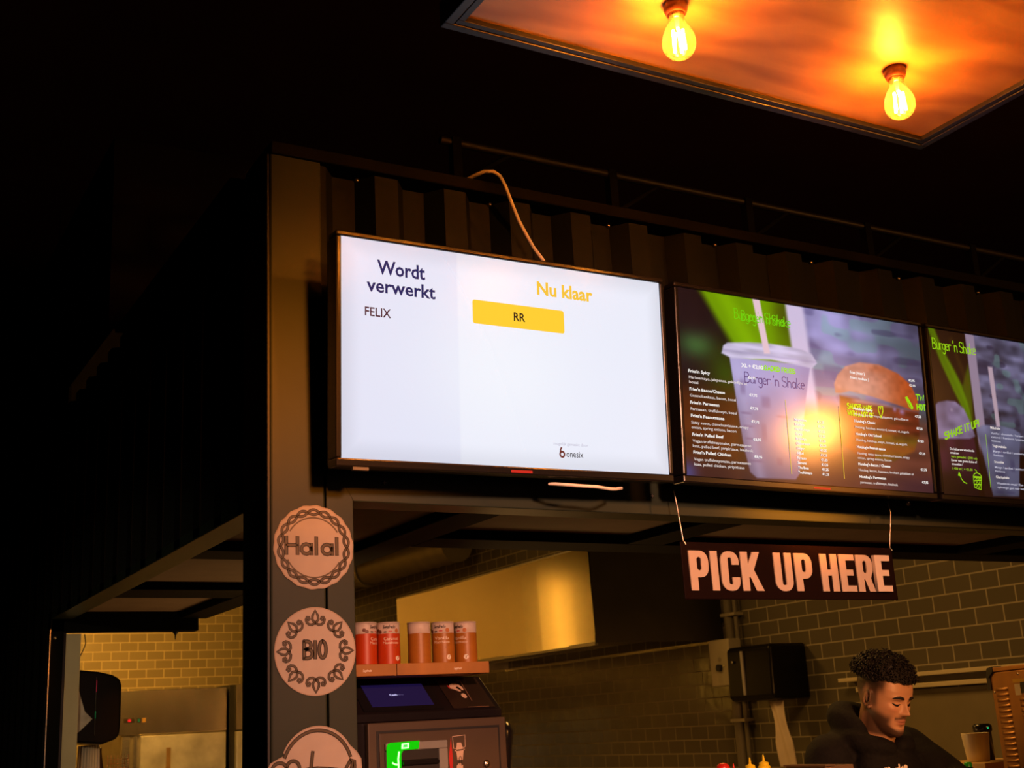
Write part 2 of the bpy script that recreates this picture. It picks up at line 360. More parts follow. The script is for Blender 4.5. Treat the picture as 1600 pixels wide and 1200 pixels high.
def screen_mat(name, strength, rough, spec=.5):
    m = bpy.data.materials.new(name); m.use_nodes = True; nt = m.node_tree; b = nt.nodes['Principled BSDF']
    at = nt.nodes.new('ShaderNodeAttribute'); at.attribute_name = 'Col'
    b.inputs['Base Color'].default_value = (.008, .008, .009, 1); b.inputs['Roughness'].default_value = rough; b.inputs['Specular IOR Level'].default_value = spec
    nt.links.new(at.outputs['Color'], b.inputs['Emission Color']); b.inputs['Emission Strength'].default_value = strength
    return m
def picture(name, fn, nx, nz, m, parent, y=-.0065):
    xs = np.linspace(-W2, W2, nx); zs = np.linspace(-H2, H2, nz); X, Z = np.meshgrid(xs, zs)
    v = np.stack([X.ravel(), np.full(X.size, y), Z.ravel()], 1)
    i = np.arange(nx*nz).reshape(nz, nx); f = np.stack([i[:-1, :-1].ravel(), i[:-1, 1:].ravel(), i[1:, 1:].ravel(), i[1:, :-1].ravel()], 1)
    me = bpy.data.meshes.new(name); me.from_pydata(v.tolist(), [], f.tolist())
    c = fn(X.ravel()*1000, Z.ravel()*1000); c = np.concatenate([np.clip(c, 0, 1)**2.2, np.ones((len(c), 1))], 1)
    at = me.color_attributes.new('Col', 'FLOAT_COLOR', 'POINT'); at.data.foreach_set('color', c.astype(np.float32).ravel())
    me.materials.append(m); o = bpy.data.objects.new(name, me); COL.objects.link(o); o.parent = parent
    return o
def sst(a, b, x): t = np.clip((x-a)/(b-a), 0, 1); return t*t*(3-2*t)
def inpoly(X, Z, P, soft):
    """soft mask of a polygon: signed distance smoothed over soft mm"""
    P = np.array(P, float); d = np.full(X.shape, 1e9); ins = np.zeros(X.shape, bool)
    for k in range(len(P)):
        a = P[k]; b = P[(k+1) % len(P)]; e = b-a; px = X-a[0]; pz = Z-a[1]
        t = np.clip((px*e[0]+pz*e[1])/(e@e+1e-9), 0, 1); d = np.minimum(d, np.hypot(px-t*e[0], pz-t*e[1]))
        c = (a[1] > Z) != (b[1] > Z); xi = a[0]+(Z-a[1])/(b[1]-a[1]+1e-12)*e[0]; ins ^= c & (X < xi)
    s = np.where(ins, d, -d); return sst(-soft, soft, s)
_rng = np.random.RandomState(3); _tab = _rng.rand(64, 64)
def vnoise(X, Z, sx, sz, seed=0):
    x = X/sx+seed*7.3; z = Z/sz+seed*3.1; xi = np.floor(x).astype(int); zi = np.floor(z).astype(int); fx = x-xi; fz = z-zi
    fx = fx*fx*(3-2*fx); fz = fz*fz*(3-2*fz); g = lambda a, b: _tab[a % 64, b % 64]
    return (g(xi, zi)*(1-fx)+g(xi+1, zi)*fx)*(1-fz)+(g(xi, zi+1)*(1-fx)+g(xi+1, zi+1)*fx)*fz
def lay(img, m, col): return img*(1-m[:, None])+np.array(col)*m[:, None] if np.ndim(col) == 1 else img*(1-m[:, None])+col*m[:, None]
def C3(r, g, b): return np.array((r, g, b))/255.

# --- order screen
mt1 = tv_frame((0.4596, -0.1344, 2.3532), 0.020040, 0.073638, 0.015317)
tv1 = television('order_screen', mt1, 'bright white order-status screen at the left end of the row')
def img1(X, Z):
    c = np.ones((len(X), 3))*C3(233, 236, 250)
    left = X < -127
    c[left] = C3(224, 227, 246)
    edge = np.minimum(np.minimum(X+375, 375-X), np.minimum(Z+211, 211-Z))
    c = c*(0.93+0.07*sst(0, 45, edge))[:, None]
    g = np.exp(-((X+30)/180)**2-((Z+20)/150)**2); c = c+(C3(246, 249, 255)-c)*(g*.6)[:, None]
    return c
picture('screen', img1, 151, 85, screen_mat('order_screen_panel', 1.0, .22, .28), tv1)
L_navy = lum('navy_lettering', srgb(14, 32, 92)); L_maroon = lum('maroon_lettering', srgb(70, 22, 42)); L_yel = lum('yellow_lettering', srgb(246, 196, 62))
L_box = lum('yellow_button', srgb(253, 206, 52)); L_blk = lum('black_lettering', srgb(24, 20, 22)); L_grey = lum('pale_grey_lettering', srgb(190, 186, 205))
q = MB(); fit_text(q, 'Wordt', -.301, -.199, .1465, .0275, -.0075, .022); fit_text(q, 'verwerkt', -.323, -.177, .110, .0265, -.0075, .020); q.build('lettering', L_navy, tv1)
q = MB(); fit_text(q, 'FELIX', -.327, -.273, .0615, .0172, -.0075, .014); q.build('lettering', L_maroon, tv1)
q = MB(); fit_text(q, 'Nu klaar', .058, .196, .148, .0275, -.0075, .030); q.build('lettering', L_yel, tv1)
q = MB()
def rrect(x0, x1, z0, z1, r, n=5):
    return arc(x1-r, z1-r, r, r, 0, 90, n)+arc(x0+r, z1-r, r, r, 90, 180, n)+arc(x0+r, z0+r, r, r, 180, 270, n)+arc(x1-r, z0+r, r, r, 270, 360, n)
bx = q.poly(rrect(-.0945, .122, .071, .1195, .005), -.0072).build('ready_button', L_box, tv1)
q = MB(); fit_text(q, 'RR', 0, .027, .086, .0172, -.0078, .020); q.build('lettering', L_blk, bx)
q = MB(); fit_text(q, 'onesix', .115, .156, -.186, .0135, -.0075, .002); q.build('lettering', L_blk, tv1)
q = MB(); q.ribbon(arc(.105, -.181, .0052, .0055, 100, 450, 18), .0038, -.0075); q.ribbon([(.1008, -.1765), (.1015, -.171), (.1035, -.1675)], .0036, -.0075)
q.build('drop_logo', lum('brown_logo', srgb(110, 48, 40)), tv1)
q = MB(); fit_text(q, 'mogelijk gemaakt door', .085, .169, -.1625, .006, -.0075); q.build('lettering', L_grey, tv1)
M_redled = lum('red_status_lamp', srgb(205, 40, 28), 1.0)
MB().box(-.018, .031, -.0112, -.009, -.2232, -.2180).build('status_lamp', M_redled, tv1, bevel=.0008)
MB().box(-.354, -.322, -.011, -.002, -.2325, -.2265).build('label_plate', mat('grey_label', (.12, .11, .10), .5), tv1, bevel=.0008)

# --- burger menu screen
mt2 = tv_frame((1.2622, -0.1243, 2.3576), -0.004474, 0.057858, -0.007602)
tv2 = television('menu_screen', mt2, 'menu screen picturing a burger and a lidded cup, next to the white order screen')
def img2(X, Z):
    c = np.ones((len(X), 3))*C3(20, 12, 18)
    c = c+(.04*vnoise(X, Z, 60, 50, 1))[:, None]
    c = lay(c, np.exp(-((X+330)/50)**2-((Z-85)/32)**2)*.75, C3(70, 120, 60))
    c = lay(c, np.exp(-((X+250)/55)**2-((Z-20)/70)**2)*.75, C3(50, 84, 8))
    c = lay(c, np.exp(-((X+330)/30)**2-((Z-150)/45)**2)*.5, C3(40, 26, 30))
    g = inpoly(X, Z, [(-325, 230), (-268, 150), (-215, 80), (-190, 20), (-40, 40), (-48, 230)], 14)
    gcol = C3(122, 168, 6)*(0.75+.35*vnoise(X+Z*.6, Z*.15, 45, 60, 2))[:, None]*(1-.35*sst(-120, -50, X))[:, None]
    c = lay(c, g, gcol)
    c = lay(c, np.exp(-((X+75)/30)**2-((Z-185)/40)**2)*.5, C3(70, 60, 20))
    # pale wall to the right
    wl = sst(-58, -44, X+.1*(Z-110)); wb = vnoise(X, Z, 90, 26, 3); wb2 = vnoise(X, Z, 36, 60, 4)
    wcol = C3(160, 152, 205)*(.72+.30*wb)[:, None]*(.86+.22*wb2)[:, None]
    wcol = lay(wcol, sst(.62, .8, vnoise(X, Z, 50, 30, 6))*.5, C3(120, 158, 160))
    wcol = lay(wcol, sst(.6, .85, vnoise(X, Z, 42, 22, 9))*.55, C3(84, 76, 118))
    wcol = wcol*(1.08-.5*sst(60, 375, X))[:, None]*(.55+.45*sst(-150, 60, Z))[:, None]
    wcol = lay(wcol, (1-sst(-5, 14, X+.1*(Z-110)))*1.0, C3(206, 190, 222))
    c = lay(c, wl, wcol)
    # table
    tb = sst(0, -70, Z)*sst(-60, -20, X); c = lay(c, tb*.92, C3(96, 52, 40)*(.8+.4*vnoise(X, Z, 120, 20, 11))[:, None])
    c = lay(c, sst(30, -60, Z)*sst(-200, -240, X)*.85, C3(92, 44, 14)*(.75+.4*vnoise(X, Z, 80, 40, 5))[:, None])
    c = lay(c, sst(-150, -200, Z)*.55, C3(48, 30, 46))
    c = lay(c, np.exp(-((X+372)/26)**2-((Z+205)/26)**2)*.8, C3(74, 74, 130))
    # burger
    low = inpoly(X, Z, [(90, 6), (350, -12), (346, -70), (322, -112), (250, -140), (140, -140), (84, -108)], 5)
    lc = C3(98, 36, 24)*(.7+.6*vnoise(X, Z, 26, 12, 7))[:, None]; lc = lay(lc, sst(-62, -90, Z)*(X > 190)*.8, C3(96, 84, 20)*(.7+.5*vnoise(X, Z, 18, 14, 8))[:, None])
    lc = lay(lc, np.exp(-((Z+2)/7)**2)*sst(110, 150, X)*.8, C3(190, 140, 140)); lc = lay(lc, np.exp(-((Z+112)/18)**2)*.7, C3(150, 74, 34))
    lc = lay(lc, np.exp(-((X-292)/9)**2-((Z+16)/7)**2)*.8, C3(150, 120, 170)); lc = lay(lc, np.exp(-((X-268)/6)**2-((Z+12)/6)**2)*.8, C3(150, 120, 170))
    c = lay(c, low, lc)
    bun = inpoly(X, Z, [(77, 12), (75, 34), (88, 57), (115, 80), (163, 95), (227, 96), (290, 80), (331, 56), (350, 20), (352, -10), (330, -10), (281, 0), (196, 13), (123, 20), (92, 12)], 3)
    bc = C3(204, 140, 122)*np.ones((len(X), 1)); bc = lay(bc, sst(170, 330, X)*.9, C3(166, 66, 24)); bc = lay(bc, np.exp(-((X-220)/40)**2-((Z-84)/12)**2)*.5, C3(170, 80, 44))
    bc = lay(bc, np.exp(-((X-150)/60)**2-((Z-30)/22)**2)*.7, C3(216, 158, 142)); bc = bc*(.9+.16*vnoise(X, Z, 14, 10, 12))[:, None]
    bc = lay(bc, sst(32, 12, Z+.08*(X-80))*.25, C3(150, 80, 50))
    c = lay(c, bun, bc)
    # cup
    cup = inpoly(X, Z, [(-238, 66), (4, 70), (-10, 20), (-38, -100), (-54, -190), (-66, -203), (-180, -206), (-198, -194), (-212, -140)], 2.5)
    cc = C3(168, 158, 206)*(.9+.14*vnoise(X, Z, 60, 50, 13))[:, None]*(.62+.38*sst(-190, 30, Z))[:, None]
    cc = lay(cc, np.exp(-((X+8-(Z-60)*.2)/26)**2)*.25, C3(120, 104, 150)); cc = lay(cc, np.exp(-((X+222-(60-Z)*.2)/16)**2)*.25, C3(200, 192, 230))
    for (px, pz, ww, hh) in ((-205, 0, 8, 18), (-140, -30, 14, 14), (-92, -60, 18, 3), (-200, -60, 16, 3), (-196, -90, 16, 3), (-190, -118, 16, 3), (-150, -100, 8, 20), (-110, -165, 9, 9), (-180, -168, 20, 3)):
        cc = lay(cc, np.exp(-((X-px)/ww)**4-((Z-pz)/hh)**4)*.35, C3(84, 62, 104))
    c = lay(c, cup, cc)
    lid = inpoly(X, Z, [(-260, 72), (-254, 90), (-242, 98), (-180, 106), (-116, 110), (-60, 109), (-18, 106), (12, 98), (26, 78), (8, 64), (-116, 72), (-232, 63)], 2.5)
    lc = C3(200, 190, 222)*(.85+.25*vnoise(X, Z, 40, 9, 14))[:, None]; lc = lay(lc, np.exp(-((Z-80-.00*(X))/3)**2)*.35, C3(140, 128, 170))
    c = lay(c, lid, lc)
    c = lay(c, inpoly(X, Z, [(-161, 216), (-139, 216), (-117, 86), (-135, 84)], 2), C3(228, 194, 206))
    return c
M_scr2 = screen_mat('menu_screen_panel', .98, .145)
picture('screen', img2, 301, 171, M_scr2, tv2)
L_wht = lum('white_menu_lettering', srgb(250, 246, 242)); L_soft = lum('soft_white_menu_lettering', srgb(226, 214, 210)); L_lime = lum('lime_lettering', srgb(150, 226, 10)); L_dim = lum('dim_green_lettering', srgb(110, 205, 12))
L_ink = lum('dark_cup_print', srgb(92, 70, 124)); L_gold = lum('gold_rule', srgb(232, 196, 60)); L_lemon = lum('lemon_lettering', srgb(214, 236, 20))
def lines(rows, m, parent, bold=.012, dim=None):
    for (s, x, z, cap, wd) in rows:
        a = MB(); fit_text(a, s, x, (x+wd) if wd else None, z, cap, -.0076, bold); a.build('menu_line', m, parent)
heads = [("Fries'n Spicy", -.357, .018, .0068, .060), ("Fries'n Bacon/Cheese", -.356, -.0225, .0066, .098), ("Fries'n Parmesan", -.356, -.0525, .0066, .080), ("Fries'n Peanutsauce", -.356, -.082, .0066, .092), ("Fries'n Pulled Beef", -.355, -.1235, .0066, .086), ("Fries'n Pulled Chicken", -.3545, -.1625, .0066, .104)]
body = [("Harissamayo, jalapenos, gekonfijte ui,", -.356, .0045, .0062, .165), ("bossi", -.356, -.0065, .0062, .025), ("Gesmoltenkaas, bacon, bossi", -.356, -.0365, .0062, .128), ("Parmesan, truffelmayo, bossi", -.356, -.0665, .0062, .128),
        ("Satay sauce, chimchurrisauce, crispy", -.356, -.0965, .0062, .160), ("onion, spring onions, bacon", -.356, -.1075, .0062, .124), ("Vegan truffelmayonaise, parmezaanse", -.355, -.1375, .0062, .163), ("kaas, pulled beef, piripirisaus, bieslook", -.355, -.1485, .0062, .168),
        ("Vegan truffelmayonaise, parmezaanse", -.354, -.1775, .0062, .158), ("kaas, pulled chicken, piripirisaus", -.354, -.1885, .0062, .139)]
price = [("€6,95", -.189, .0195, .0058, .023), ("€7,75", -.188, -.0205, .0058, .023), ("€7,75", -.188, -.051, .0058, .023), ("€7,75", -.187, -.0815, .0058, .023), ("€8,95", -.185, -.122, .0058, .023), ("€8,95", -.185, -.161, .0058, .023)]
mid = []
for i, s in enumerate(("Mayonaise", "Ketchup", "Harissamayo", "Curry", "Brooklyn", "Chimichurri", "Ginger", "Allioli", "Ravasso", "Samurai", "The Boss", "Truffelmayo")):
    z = -.066-.01115*i; mid.append((s, -.058, z, .0060, None)); price.append(("€1,25", .012+.001*i*.3, z, .0056, .020))
h3 = [("Friet ( klein )", .128, .064, .0062, .048), ("Friet ( medium )", .128, .051, .0062, .060), ("Hotdog'n Spicy", .130, -.0245, .0062, .062), ("Hotdog'n Classic", .130, -.0545, .0062, .068), ("Hotdog'n Old School", .131, -.0855, .0062, .083), ("Hotdog'n Peanut sauce", .131, -.1165, .0062, .093), ("Hotdog'n Bacon / Cheese", .131, -.1575, .0062, .104), ("Hotdog'n Parmesan", .132, -.1875, .0062, .085)]
b3 = [("Hotdog, harissa mayo, jalapenos, gekonfijte ui", .130, -.0375, .0058, .180), ("Hotdog, ketchup, mosterd, tomaat, ui, augurk", .131, -.0685, .0058, .178), ("Hotdog, ketchup, mayo, tomaat, ui, augurk", .131, -.0995, .0058, .168), ("Hotdog, satay sauce, chimchurrisauce, crispy", .131, -.1315, .0058, .172), ("onion, spring onions, bacon", .131, -.1425, .0058, .110), ("Hotdog, bacon, kaassaus, krokant gebakken ui", .131, -.1715, .0058, .180), ("parmesan, truffelmayo, bieslook", .133, -.2005, .0058, .122)]
price += [("€2,95", .324, .0635, .0055, .021), ("€3,95", .325, .051, .0055, .021), ("€7,25", .335, -.0265, .0055, .021), ("€7,25", .336, -.0565, .0055, .021), ("€7,25", .336, -.0875, .0055, .021), ("€7,25", .337, -.1185, .0055, .021), ("€7,75", .337, -.1585, .0055, .021), ("€7,95", .338, -.1895, .0055, .021)]
lines(heads, L_wht, tv2, .028); lines(body, L_soft, tv2, .012); lines(price, L_wht, tv2, .026); lines(mid, L_wht, tv2, .024); lines(h3, L_wht, tv2, .026); lines(b3, L_soft, tv2, .010)
lines([("XL + €2,00", -.206, .0455, .0085, .064)], L_wht, tv2, .03)
q = MB(); hand(q, "Burger 'n Shake", -.217, -.070, .158, .024, .0016, -.0076); q.build('script_lettering', L_dim, tv2); q = MB(); hand(q, "Burger 'n Shake", -.197, -.050, .1555, .024, .0022, -.0078); q.build('script_lettering', L_dim, tv2)
q = MB(); hand(q, "Burger 'n Shake", -.198, -.020, 0.0105, .024, .0023, -.0074); q.build('script_lettering', L_ink, tv2)
q = MB(); hand(q, "LOADED FRIES", -.146, -.046, .0455, .010, .0030, -.0074); q.build('script_lettering', L_lime, tv2); q = MB(); hand(q, "TW", .345, .373, .018, .014, .0032, -.0076); hand(q, "HOT", .345, .374, -.006, .014, .0032, -.0076); q.build('script_lettering', L_lime, tv2); q = MB()
q.ribbon([(.308, .021), (.313, .024), (.325, .008), (.331, -.003), (.327, -.007), (.318, 0), (.308, .021)], .0022, -.0074); q.ribbon([(.312, .020), (.322, .006), (.328, -.003)], .0048, -.0074)
q.build('hotdog_drawing', L_lime, tv2)
q = MB(); hand(q, "SAUCES MADE", .111, .192, -.0225, .012, .0030, -.0072); hand(q, "WITH A LOT OF", .111, .194, -.0390, .011, .0030, -.0072); q.build('script_lettering', L_lemon, tv2); q = MB()
q.ribbon([(.219, -.037), (.212, -.020), (.213, -.010), (.217, -.010), (.219, -.017), (.222, -.008), (.227, -.008), (.227, -.020), (.219, -.037)], .0026, -.0072); q.build('heart_drawing', L_lemon, tv2)
q = MB(); q.ribbon([(-.082, -.020), (-.078, -.191)], .0018, -.0074); q.build('column_rule', L_gold, tv2); q = MB(); q.ribbon([(.083, -.021), (.083, -.192)], .0018, -.0074); q.build('column_rule', L_gold, tv2)
MB().box(-.017, .034, -.0112, -.009, -.2215, -.2172).build('status_lamp', M_redled, tv2, bevel=.0008)

# --- shake menu screen
mt3 = tv_frame((2.0471, -0.128, 2.3514), -0.004474, 0.057858, -0.007602)
tv3 = television('menu_screen', mt3, 'menu screen with milkshake cups and a green leaf, at the right edge of the photo')
def img3(X, Z):
    c = np.ones((len(X), 3))*C3(24, 12, 14)+(.03*vnoise(X, Z, 50, 60, 1))[:, None]
    lf = inpoly(X, Z, [(-378, 215), (-352, 215), (-330, 165), (-292, 110), (-268, 70), (-252, 30), (-242, -30), (-258, -20), (-300, 50), (-338, 120)], 6)
    c = lay(c, lf, C3(104, 146, 10)*(.75+.4*vnoise(X+.5*Z, Z*.1, 14, 40, 2))[:, None])
    c = lay(c, inpoly(X, Z, [(-268, 70), (-240, 130), (-234, 100), (-240, -20), (-250, 10)], 6)*.8, C3(84, 104, 12))
    c = lay(c, inpoly(X, Z, [(-300, 190), (-250, 60), (-246, 90), (-290, 196)], 8)*.35, C3(96, 70, 20))
    wl = sst(-238, -233, X+.03*(Z-100)); wcol = C3(126, 122, 160)*(.55+.5*vnoise(X, Z, 60, 14, 3))[:, None]*(.75+.4*vnoise(X, Z, 24, 18, 4))[:, None]
    wcol = lay(wcol, sst(.6, .8, vnoise(X, Z, 40, 22, 6))*.6, C3(40, 36, 58)); wcol = lay(wcol, sst(.7, .85, vnoise(X, Z, 34, 20, 9))*.5, C3(112, 150, 146))
    wcol = wcol*(.8+.25*sst(-80, 150, Z))[:, None]
    wcol = lay(wcol, 1-sst(-206, -200, X+.03*(Z-100)), C3(166, 146, 172))
    c = lay(c, wl, wcol)
    c = lay(c, sst(-60, -110, Z)*.95, C3(34, 14, 12)*(.7+.5*vnoise(X, Z, 60, 30, 5))[:, None])
    dk = inpoly(X, Z, [(-380, -60), (-246, -52), (-236, -150), (-250, -215), (-380, -215)], 4); c = lay(c, dk, C3(60, 22, 44)*(.7+.5*vnoise(X, Z, 30, 30, 7))[:, None]*(1-.5*sst(-120, -200, Z))[:, None])
    dm = inpoly(X, Z, [(-380, 8), (-363, 20), (-330, 27), (-301, 27), (-272, 12), (-252, -24), (-240, -58), (-262, -66), (-380, -74)], 3)
    c = lay(c, dm, C3(142, 126, 164)*(.75+.35*vnoise(X, Z, 24, 20, 8))[:, None]); c = lay(c, np.exp(-((X+320)/13)**2-((Z-2)/13)**2)*.4, C3(90, 74, 110)); c = lay(c, np.exp(-((X+317)/5)**2-((Z-4)/5)**2)*.6, C3(190, 170, 196))
    cp = inpoly(X, Z, [(-234, -36), (-205, -26), (-145, -22), (-90, -28), (-66, -38), (-78, -90), (-98, -204), (-196, -208), (-214, -120)], 3)
    c = lay(c, cp*.92, C3(120, 122, 158)*(.7+.4*vnoise(X, Z, 40, 30, 10))[:, None]*(.8+.25*sst(-200, -30, Z))[:, None])
    for (px, pz, ww, hh) in ((-150, -90, 20, 8), (-110, -125, 9, 16), (-160, -150, 20, 5), (-170, -196, 18, 4), (-130, -196, 18, 4), (-188, -80, 8, 20)):
        c = lay(c, np.exp(-((X-px)/ww)**4-((Z-pz)/hh)**4)*.35, C3(50, 44, 84))
    c = lay(c, inpoly(X, Z, [(-165, 132), (-147, 132), (-142, -26), (-156, -27)], 2), C3(206, 178, 196))
    return c*.92
M_scr3 = screen_mat('shake_screen_panel', .8, .24)
picture('screen', img3, 251, 141, M_scr3, tv3)
lines([("De lekkerste wisselende", -.338, -.099, .0056, .087), ("smaken", -.338, -.1085, .0056, .030), ("Liever een grote shake of", -.337, -.1275, .0056, .092), ("smoothie ?", -.337, -.137, .0056, .040),
       ("Milkshake", -.181, -.034, .0062, .037), ("Yoghurtshake", -.181, -.081, .0062, .053), ("Smoothie", -.180, -.122, .0062, .036), ("Charityshake", -.180, -.161, .0062, .050)], L_soft, tv3, .024)
lines([("Vanille / chocolade / banaan / kersen", -.181, -.0475, .0056, .160), ("caramel / framboos / passievrucht", -.181, -.0575, .0056, .150), ("kokosnoot", -.181, -.0675, .0056, .034), ("Mango / aardbei / passievrucht", -.180, -.0945, .0056, .130), ("framboos", -.180, -.1045, .0056, .036),
       ("Mango / aardbei / passievrucht", -.180, -.1355, .0056, .130), ("framboos", -.180, -.1455, .0056, .036), ("Wisselende smaak ! Een deel van de", -.179, -.1765, .0056, .150), ("opbrengst gaat naar het goede doel", -.178, -.1865, .0056, .150)], L_grey, tv3, .010)
L_olive = lum('olive_lime_lettering', srgb(150, 190, 40)); L_limed = lum('muted_lime_lettering', srgb(146, 200, 20))
lines([("vers gemaakt ! (300 ml)", -.337, -.118, .0056, .094), ("( 400 ml ) + €1,00", -.336, -.148, .0056, .072)], L_olive, tv3, .02)
q = MB(); hand(q, "Burger 'n Shake", -.364, -.206, .158, .028, .0026, -.0076); q.build('script_lettering', L_limed, tv3); q = MB()
hand(q, "SHAKE IT UP!", -.352, -.222, -.074, .017, .0042, -.0076, slope=.34); q.build('script_lettering', L_limed, tv3); q = MB()
q.ribbon([(-.290, -.181), (-.300, -.178), (-.308, -.170), (-.313, -.158)], .0024, -.0076); q.poly([(-.319, -.163), (-.314, -.152), (-.307, -.164)], -.0076); q.build('arrow_drawing', L_limed, tv3); q = MB()
cup2 = [(-.263, -.162), (-.2615, -.158), (-.258, -.154), (-.248, -.152), (-.238, -.155), (-.234, -.160), (-.237, -.176), (-.240, -.194), (-.262, -.190), (-.2635, -.176)]
q.ribbon(cup2, .0026, -.0076, closed=True); q.ribbon([(-.256, -.144), (-.251, -.146), (-.248, -.152)], .0022, -.0076); q.ribbon([(-.263, -.163), (-.235, -.163)], .005, -.0076); q.ribbon([(-.263, -.173), (-.236, -.170)], .003, -.0076); q.ribbon([(-.263, -.182), (-.238, -.181)], .003, -.0076)
for zz in (-.169, -.178, -.187): q.ribbon([(-.258, zz-.004), (-.252, zz+.004), (-.247, zz-.003), (-.242, zz+.004)], .0022, -.0076)
q.build('cup_drawing', L_limed, tv3)
q = MB(); q.ribbon([(-.201, -.050), (-.203, -.186)], .0015, -.0074); q.build('column_rule', L_olive, tv3)

# cables of the order screen
tag(MB().tube([(.455, .05, 2.822), (.468, .01, 2.826), (.481, -.02, 2.827), (.497, -.032, 2.825), (.512, -.035, 2.815), (.524, -.034, 2.795), (.541, -.032, 2.752), (.556, -.03, 2.718), (.572, -.03, 2.69), (.588, -.032, 2.66), (.602, -.045, 2.628), (.61, -.06, 2.59)], .0042, 10).build('power_cable', M_white), 'white cable drooping from the top rail to the back of the order screen', 'cable')
tag(MB().tube([(.556, -.085, 2.121), (.567, -.095, 2.119), (.583, -.105, 2.1165), (.615, -.115, 2.1135), (.65, -.117, 2.113), (.685, -.117, 2.110), (.703, -.11, 2.112), (.722, -.095, 2.117), (.735, -.085, 2.120)], .0035, 10).build('signal_cable', M_white), 'loop of white cable hanging just below the order screen', 'cable')

# ------------------------------------------------------------------ hanging sign
M_sign = mat('dark_sign_board', (0.007, 0.002, 0.0015), 0.6, spec=.06, var=.1); M_sl = mat('white_sign_letters', (.50, .40, .33), .5, var=.04); M_sl2 = mat('fresh_white_letter', (.66, .56, .47), .5, var=.03); M_wire = mat('thin_wire', (.6, .5, .4), .3, metal=1.0)
sg = empty('hanging_sign', (1.231, -.04, 1.957), label='black sign with pale PICK UP HERE letters hanging on wires under the beam', cat='sign')
MB().box(-.3195, .3215, 0, .004, -.0625, .0622).build('board', M_sign, sg, bevel=.0015)
def letter(ch, x0, x1, z0, z1, t):
    """condensed block letters: outer outline + hole outlines"""
    def R(a, b, c, d, r): return rrect(a, b, c, d, r, 4)
    h = z1-z0; w_ = x1-x0; r = w_*.42; polys = []
    if ch == 'I': polys = [[(x0, z0), (x1, z0), (x1, z1), (x0, z1)]]; return polys, []
    if ch == 'P': return [[(x0, z0), (x0+t, z0), (x0+t, z0+h*.33), (x1-r, z0+h*.33)]+arc(x1-r, z0+h*.33+r, r, r, -90, 0, 5)+arc(x1-r, z1-r, r, r, 0, 90, 5)+[(x0, z1)]], [R(x0+t, x1-t*.95, z0+h*.50, z1-h*.16, t*.3)]
    if ch == 'R': return [[(x0, z0), (x0+t, z0), (x0+t, z0+h*.33), (x0+t*1.15, z0+h*.33), (x1-t*.85, z0), (x1+t*.12, z0), (x1-t*.45, z0+h*.36)]+arc(x1-r, z0+h*.38+r, r, r, -40, 0, 4)+arc(x1-r, z1-r, r, r, 0, 90, 5)+[(x0, z1)]], [R(x0+t, x1-t*.95, z0+h*.50, z1-h*.16, t*.3)]
    if ch == 'C':
        o = [(x1, z0+h*.34)]+[(x1-t, z0+h*.34)]+[(x1-t, z0+h*.20)]+arc(x1-t*1.3, z0+h*.19, t*.3, h*.035, 0, -90, 3)+arc(x0+t*1.3, z0+h*.19, t*.3, h*.035, -90, -180, 3)+arc(x0+t*1.3, z1-h*.19, t*.3, h*.035, 180, 90, 3)+arc(x1-t*1.3, z1-h*.19, t*.3, h*.035, 90, 0, 3)+[(x1-t, z1-h*.34), (x1, z1-h*.34)]
        o += arc(x1-r, z1-r, r, r, 0, 90, 5)+arc(x0+r, z1-r, r, r, 90, 180, 5)+arc(x0+r, z0+r, r, r, 180, 270, 5)+arc(x1-r, z0+r, r, r, 270, 360, 5); return [o], []
    if ch == 'U': return [[(x0, z1), (x0+t, z1), (x0+t, z0+h*.2)]+arc(x0+t*1.3, z0+h*.19, t*.3, h*.035, 180, 270, 3)+arc(x1-t*1.3, z0+h*.19, t*.3, h*.035, 270, 360, 3)+[(x1-t, z1), (x1, z1)]+arc(x1-r, z0+r, r, r, 0, -90, 5)+arc(x0+r, z0+r, r, r, -90, -180, 5)], []
    if ch == 'H':
        m = z0+h*.5; b = h*.08; return [[(x0, z0), (x0+t, z0), (x0+t, m-b), (x1-t, m-b), (x1-t, z0), (x1, z0), (x1, z1), (x1-t, z1), (x1-t, m+b), (x0+t, m+b), (x0+t, z1), (x0, z1)]], []
    if ch == 'E':
        m = z0+h*.51; b = h*.08; k = h*.16; return [[(x0, z0), (x1, z0), (x1, z0+k), (x0+t, z0+k), (x0+t, m-b), (x1-t*.3, m-b), (x1-t*.3, m+b), (x0+t, m+b), (x0+t, z1-k), (x1, z1-k), (x1, z1), (x0, z1)]], []
    if ch == 'K':
        return [[(x0, z0), (x0+t, z0), (x0+t, z0+h*.34), (x0+t*1.15, z0+h*.36), (x1-t*.95, z0), (x1+t*.15, z0), (x0+w_*.62, z0+h*.54), (x1-t*.1, z1), (x1-t*1.1, z1), (x0+t*1.05, z0+h*.70), (x0+t, z0+h*.70), (x0+t, z1), (x0, z1)]], []
def fill2d(outs, holes, y0, y1, name, m, parent):
    c = bpy.data.curves.new('c', 'CURVE'); c.dimensions = '2D'; c.fill_mode = 'BOTH'; c.extrude = abs(y1-y0)/2
    for pl in outs+holes:
        sp = c.splines.new('POLY'); sp.points.add(len(pl)-1); sp.use_cyclic_u = True
        for i, (x, z) in enumerate(pl): sp.points[i].co = (x, z, 0, 1)
    o = bpy.data.objects.new('c', c); COL.objects.link(o); dg = bpy.context.evaluated_depsgraph_get()
    me = bpy.data.meshes.new_from_object(o.evaluated_get(dg)); bpy.data.objects.remove(o); bpy.data.curves.remove(c)
    ym = (y0+y1)/2
    for v in me.vertices: v.co = (v.co.x, ym-v.co.z, v.co.y)
    me.materials.clear(); me.materials.append(m); me.name = name
    n = bpy.data.objects.new(name, me); COL.objects.link(n); n.parent = parent; return n
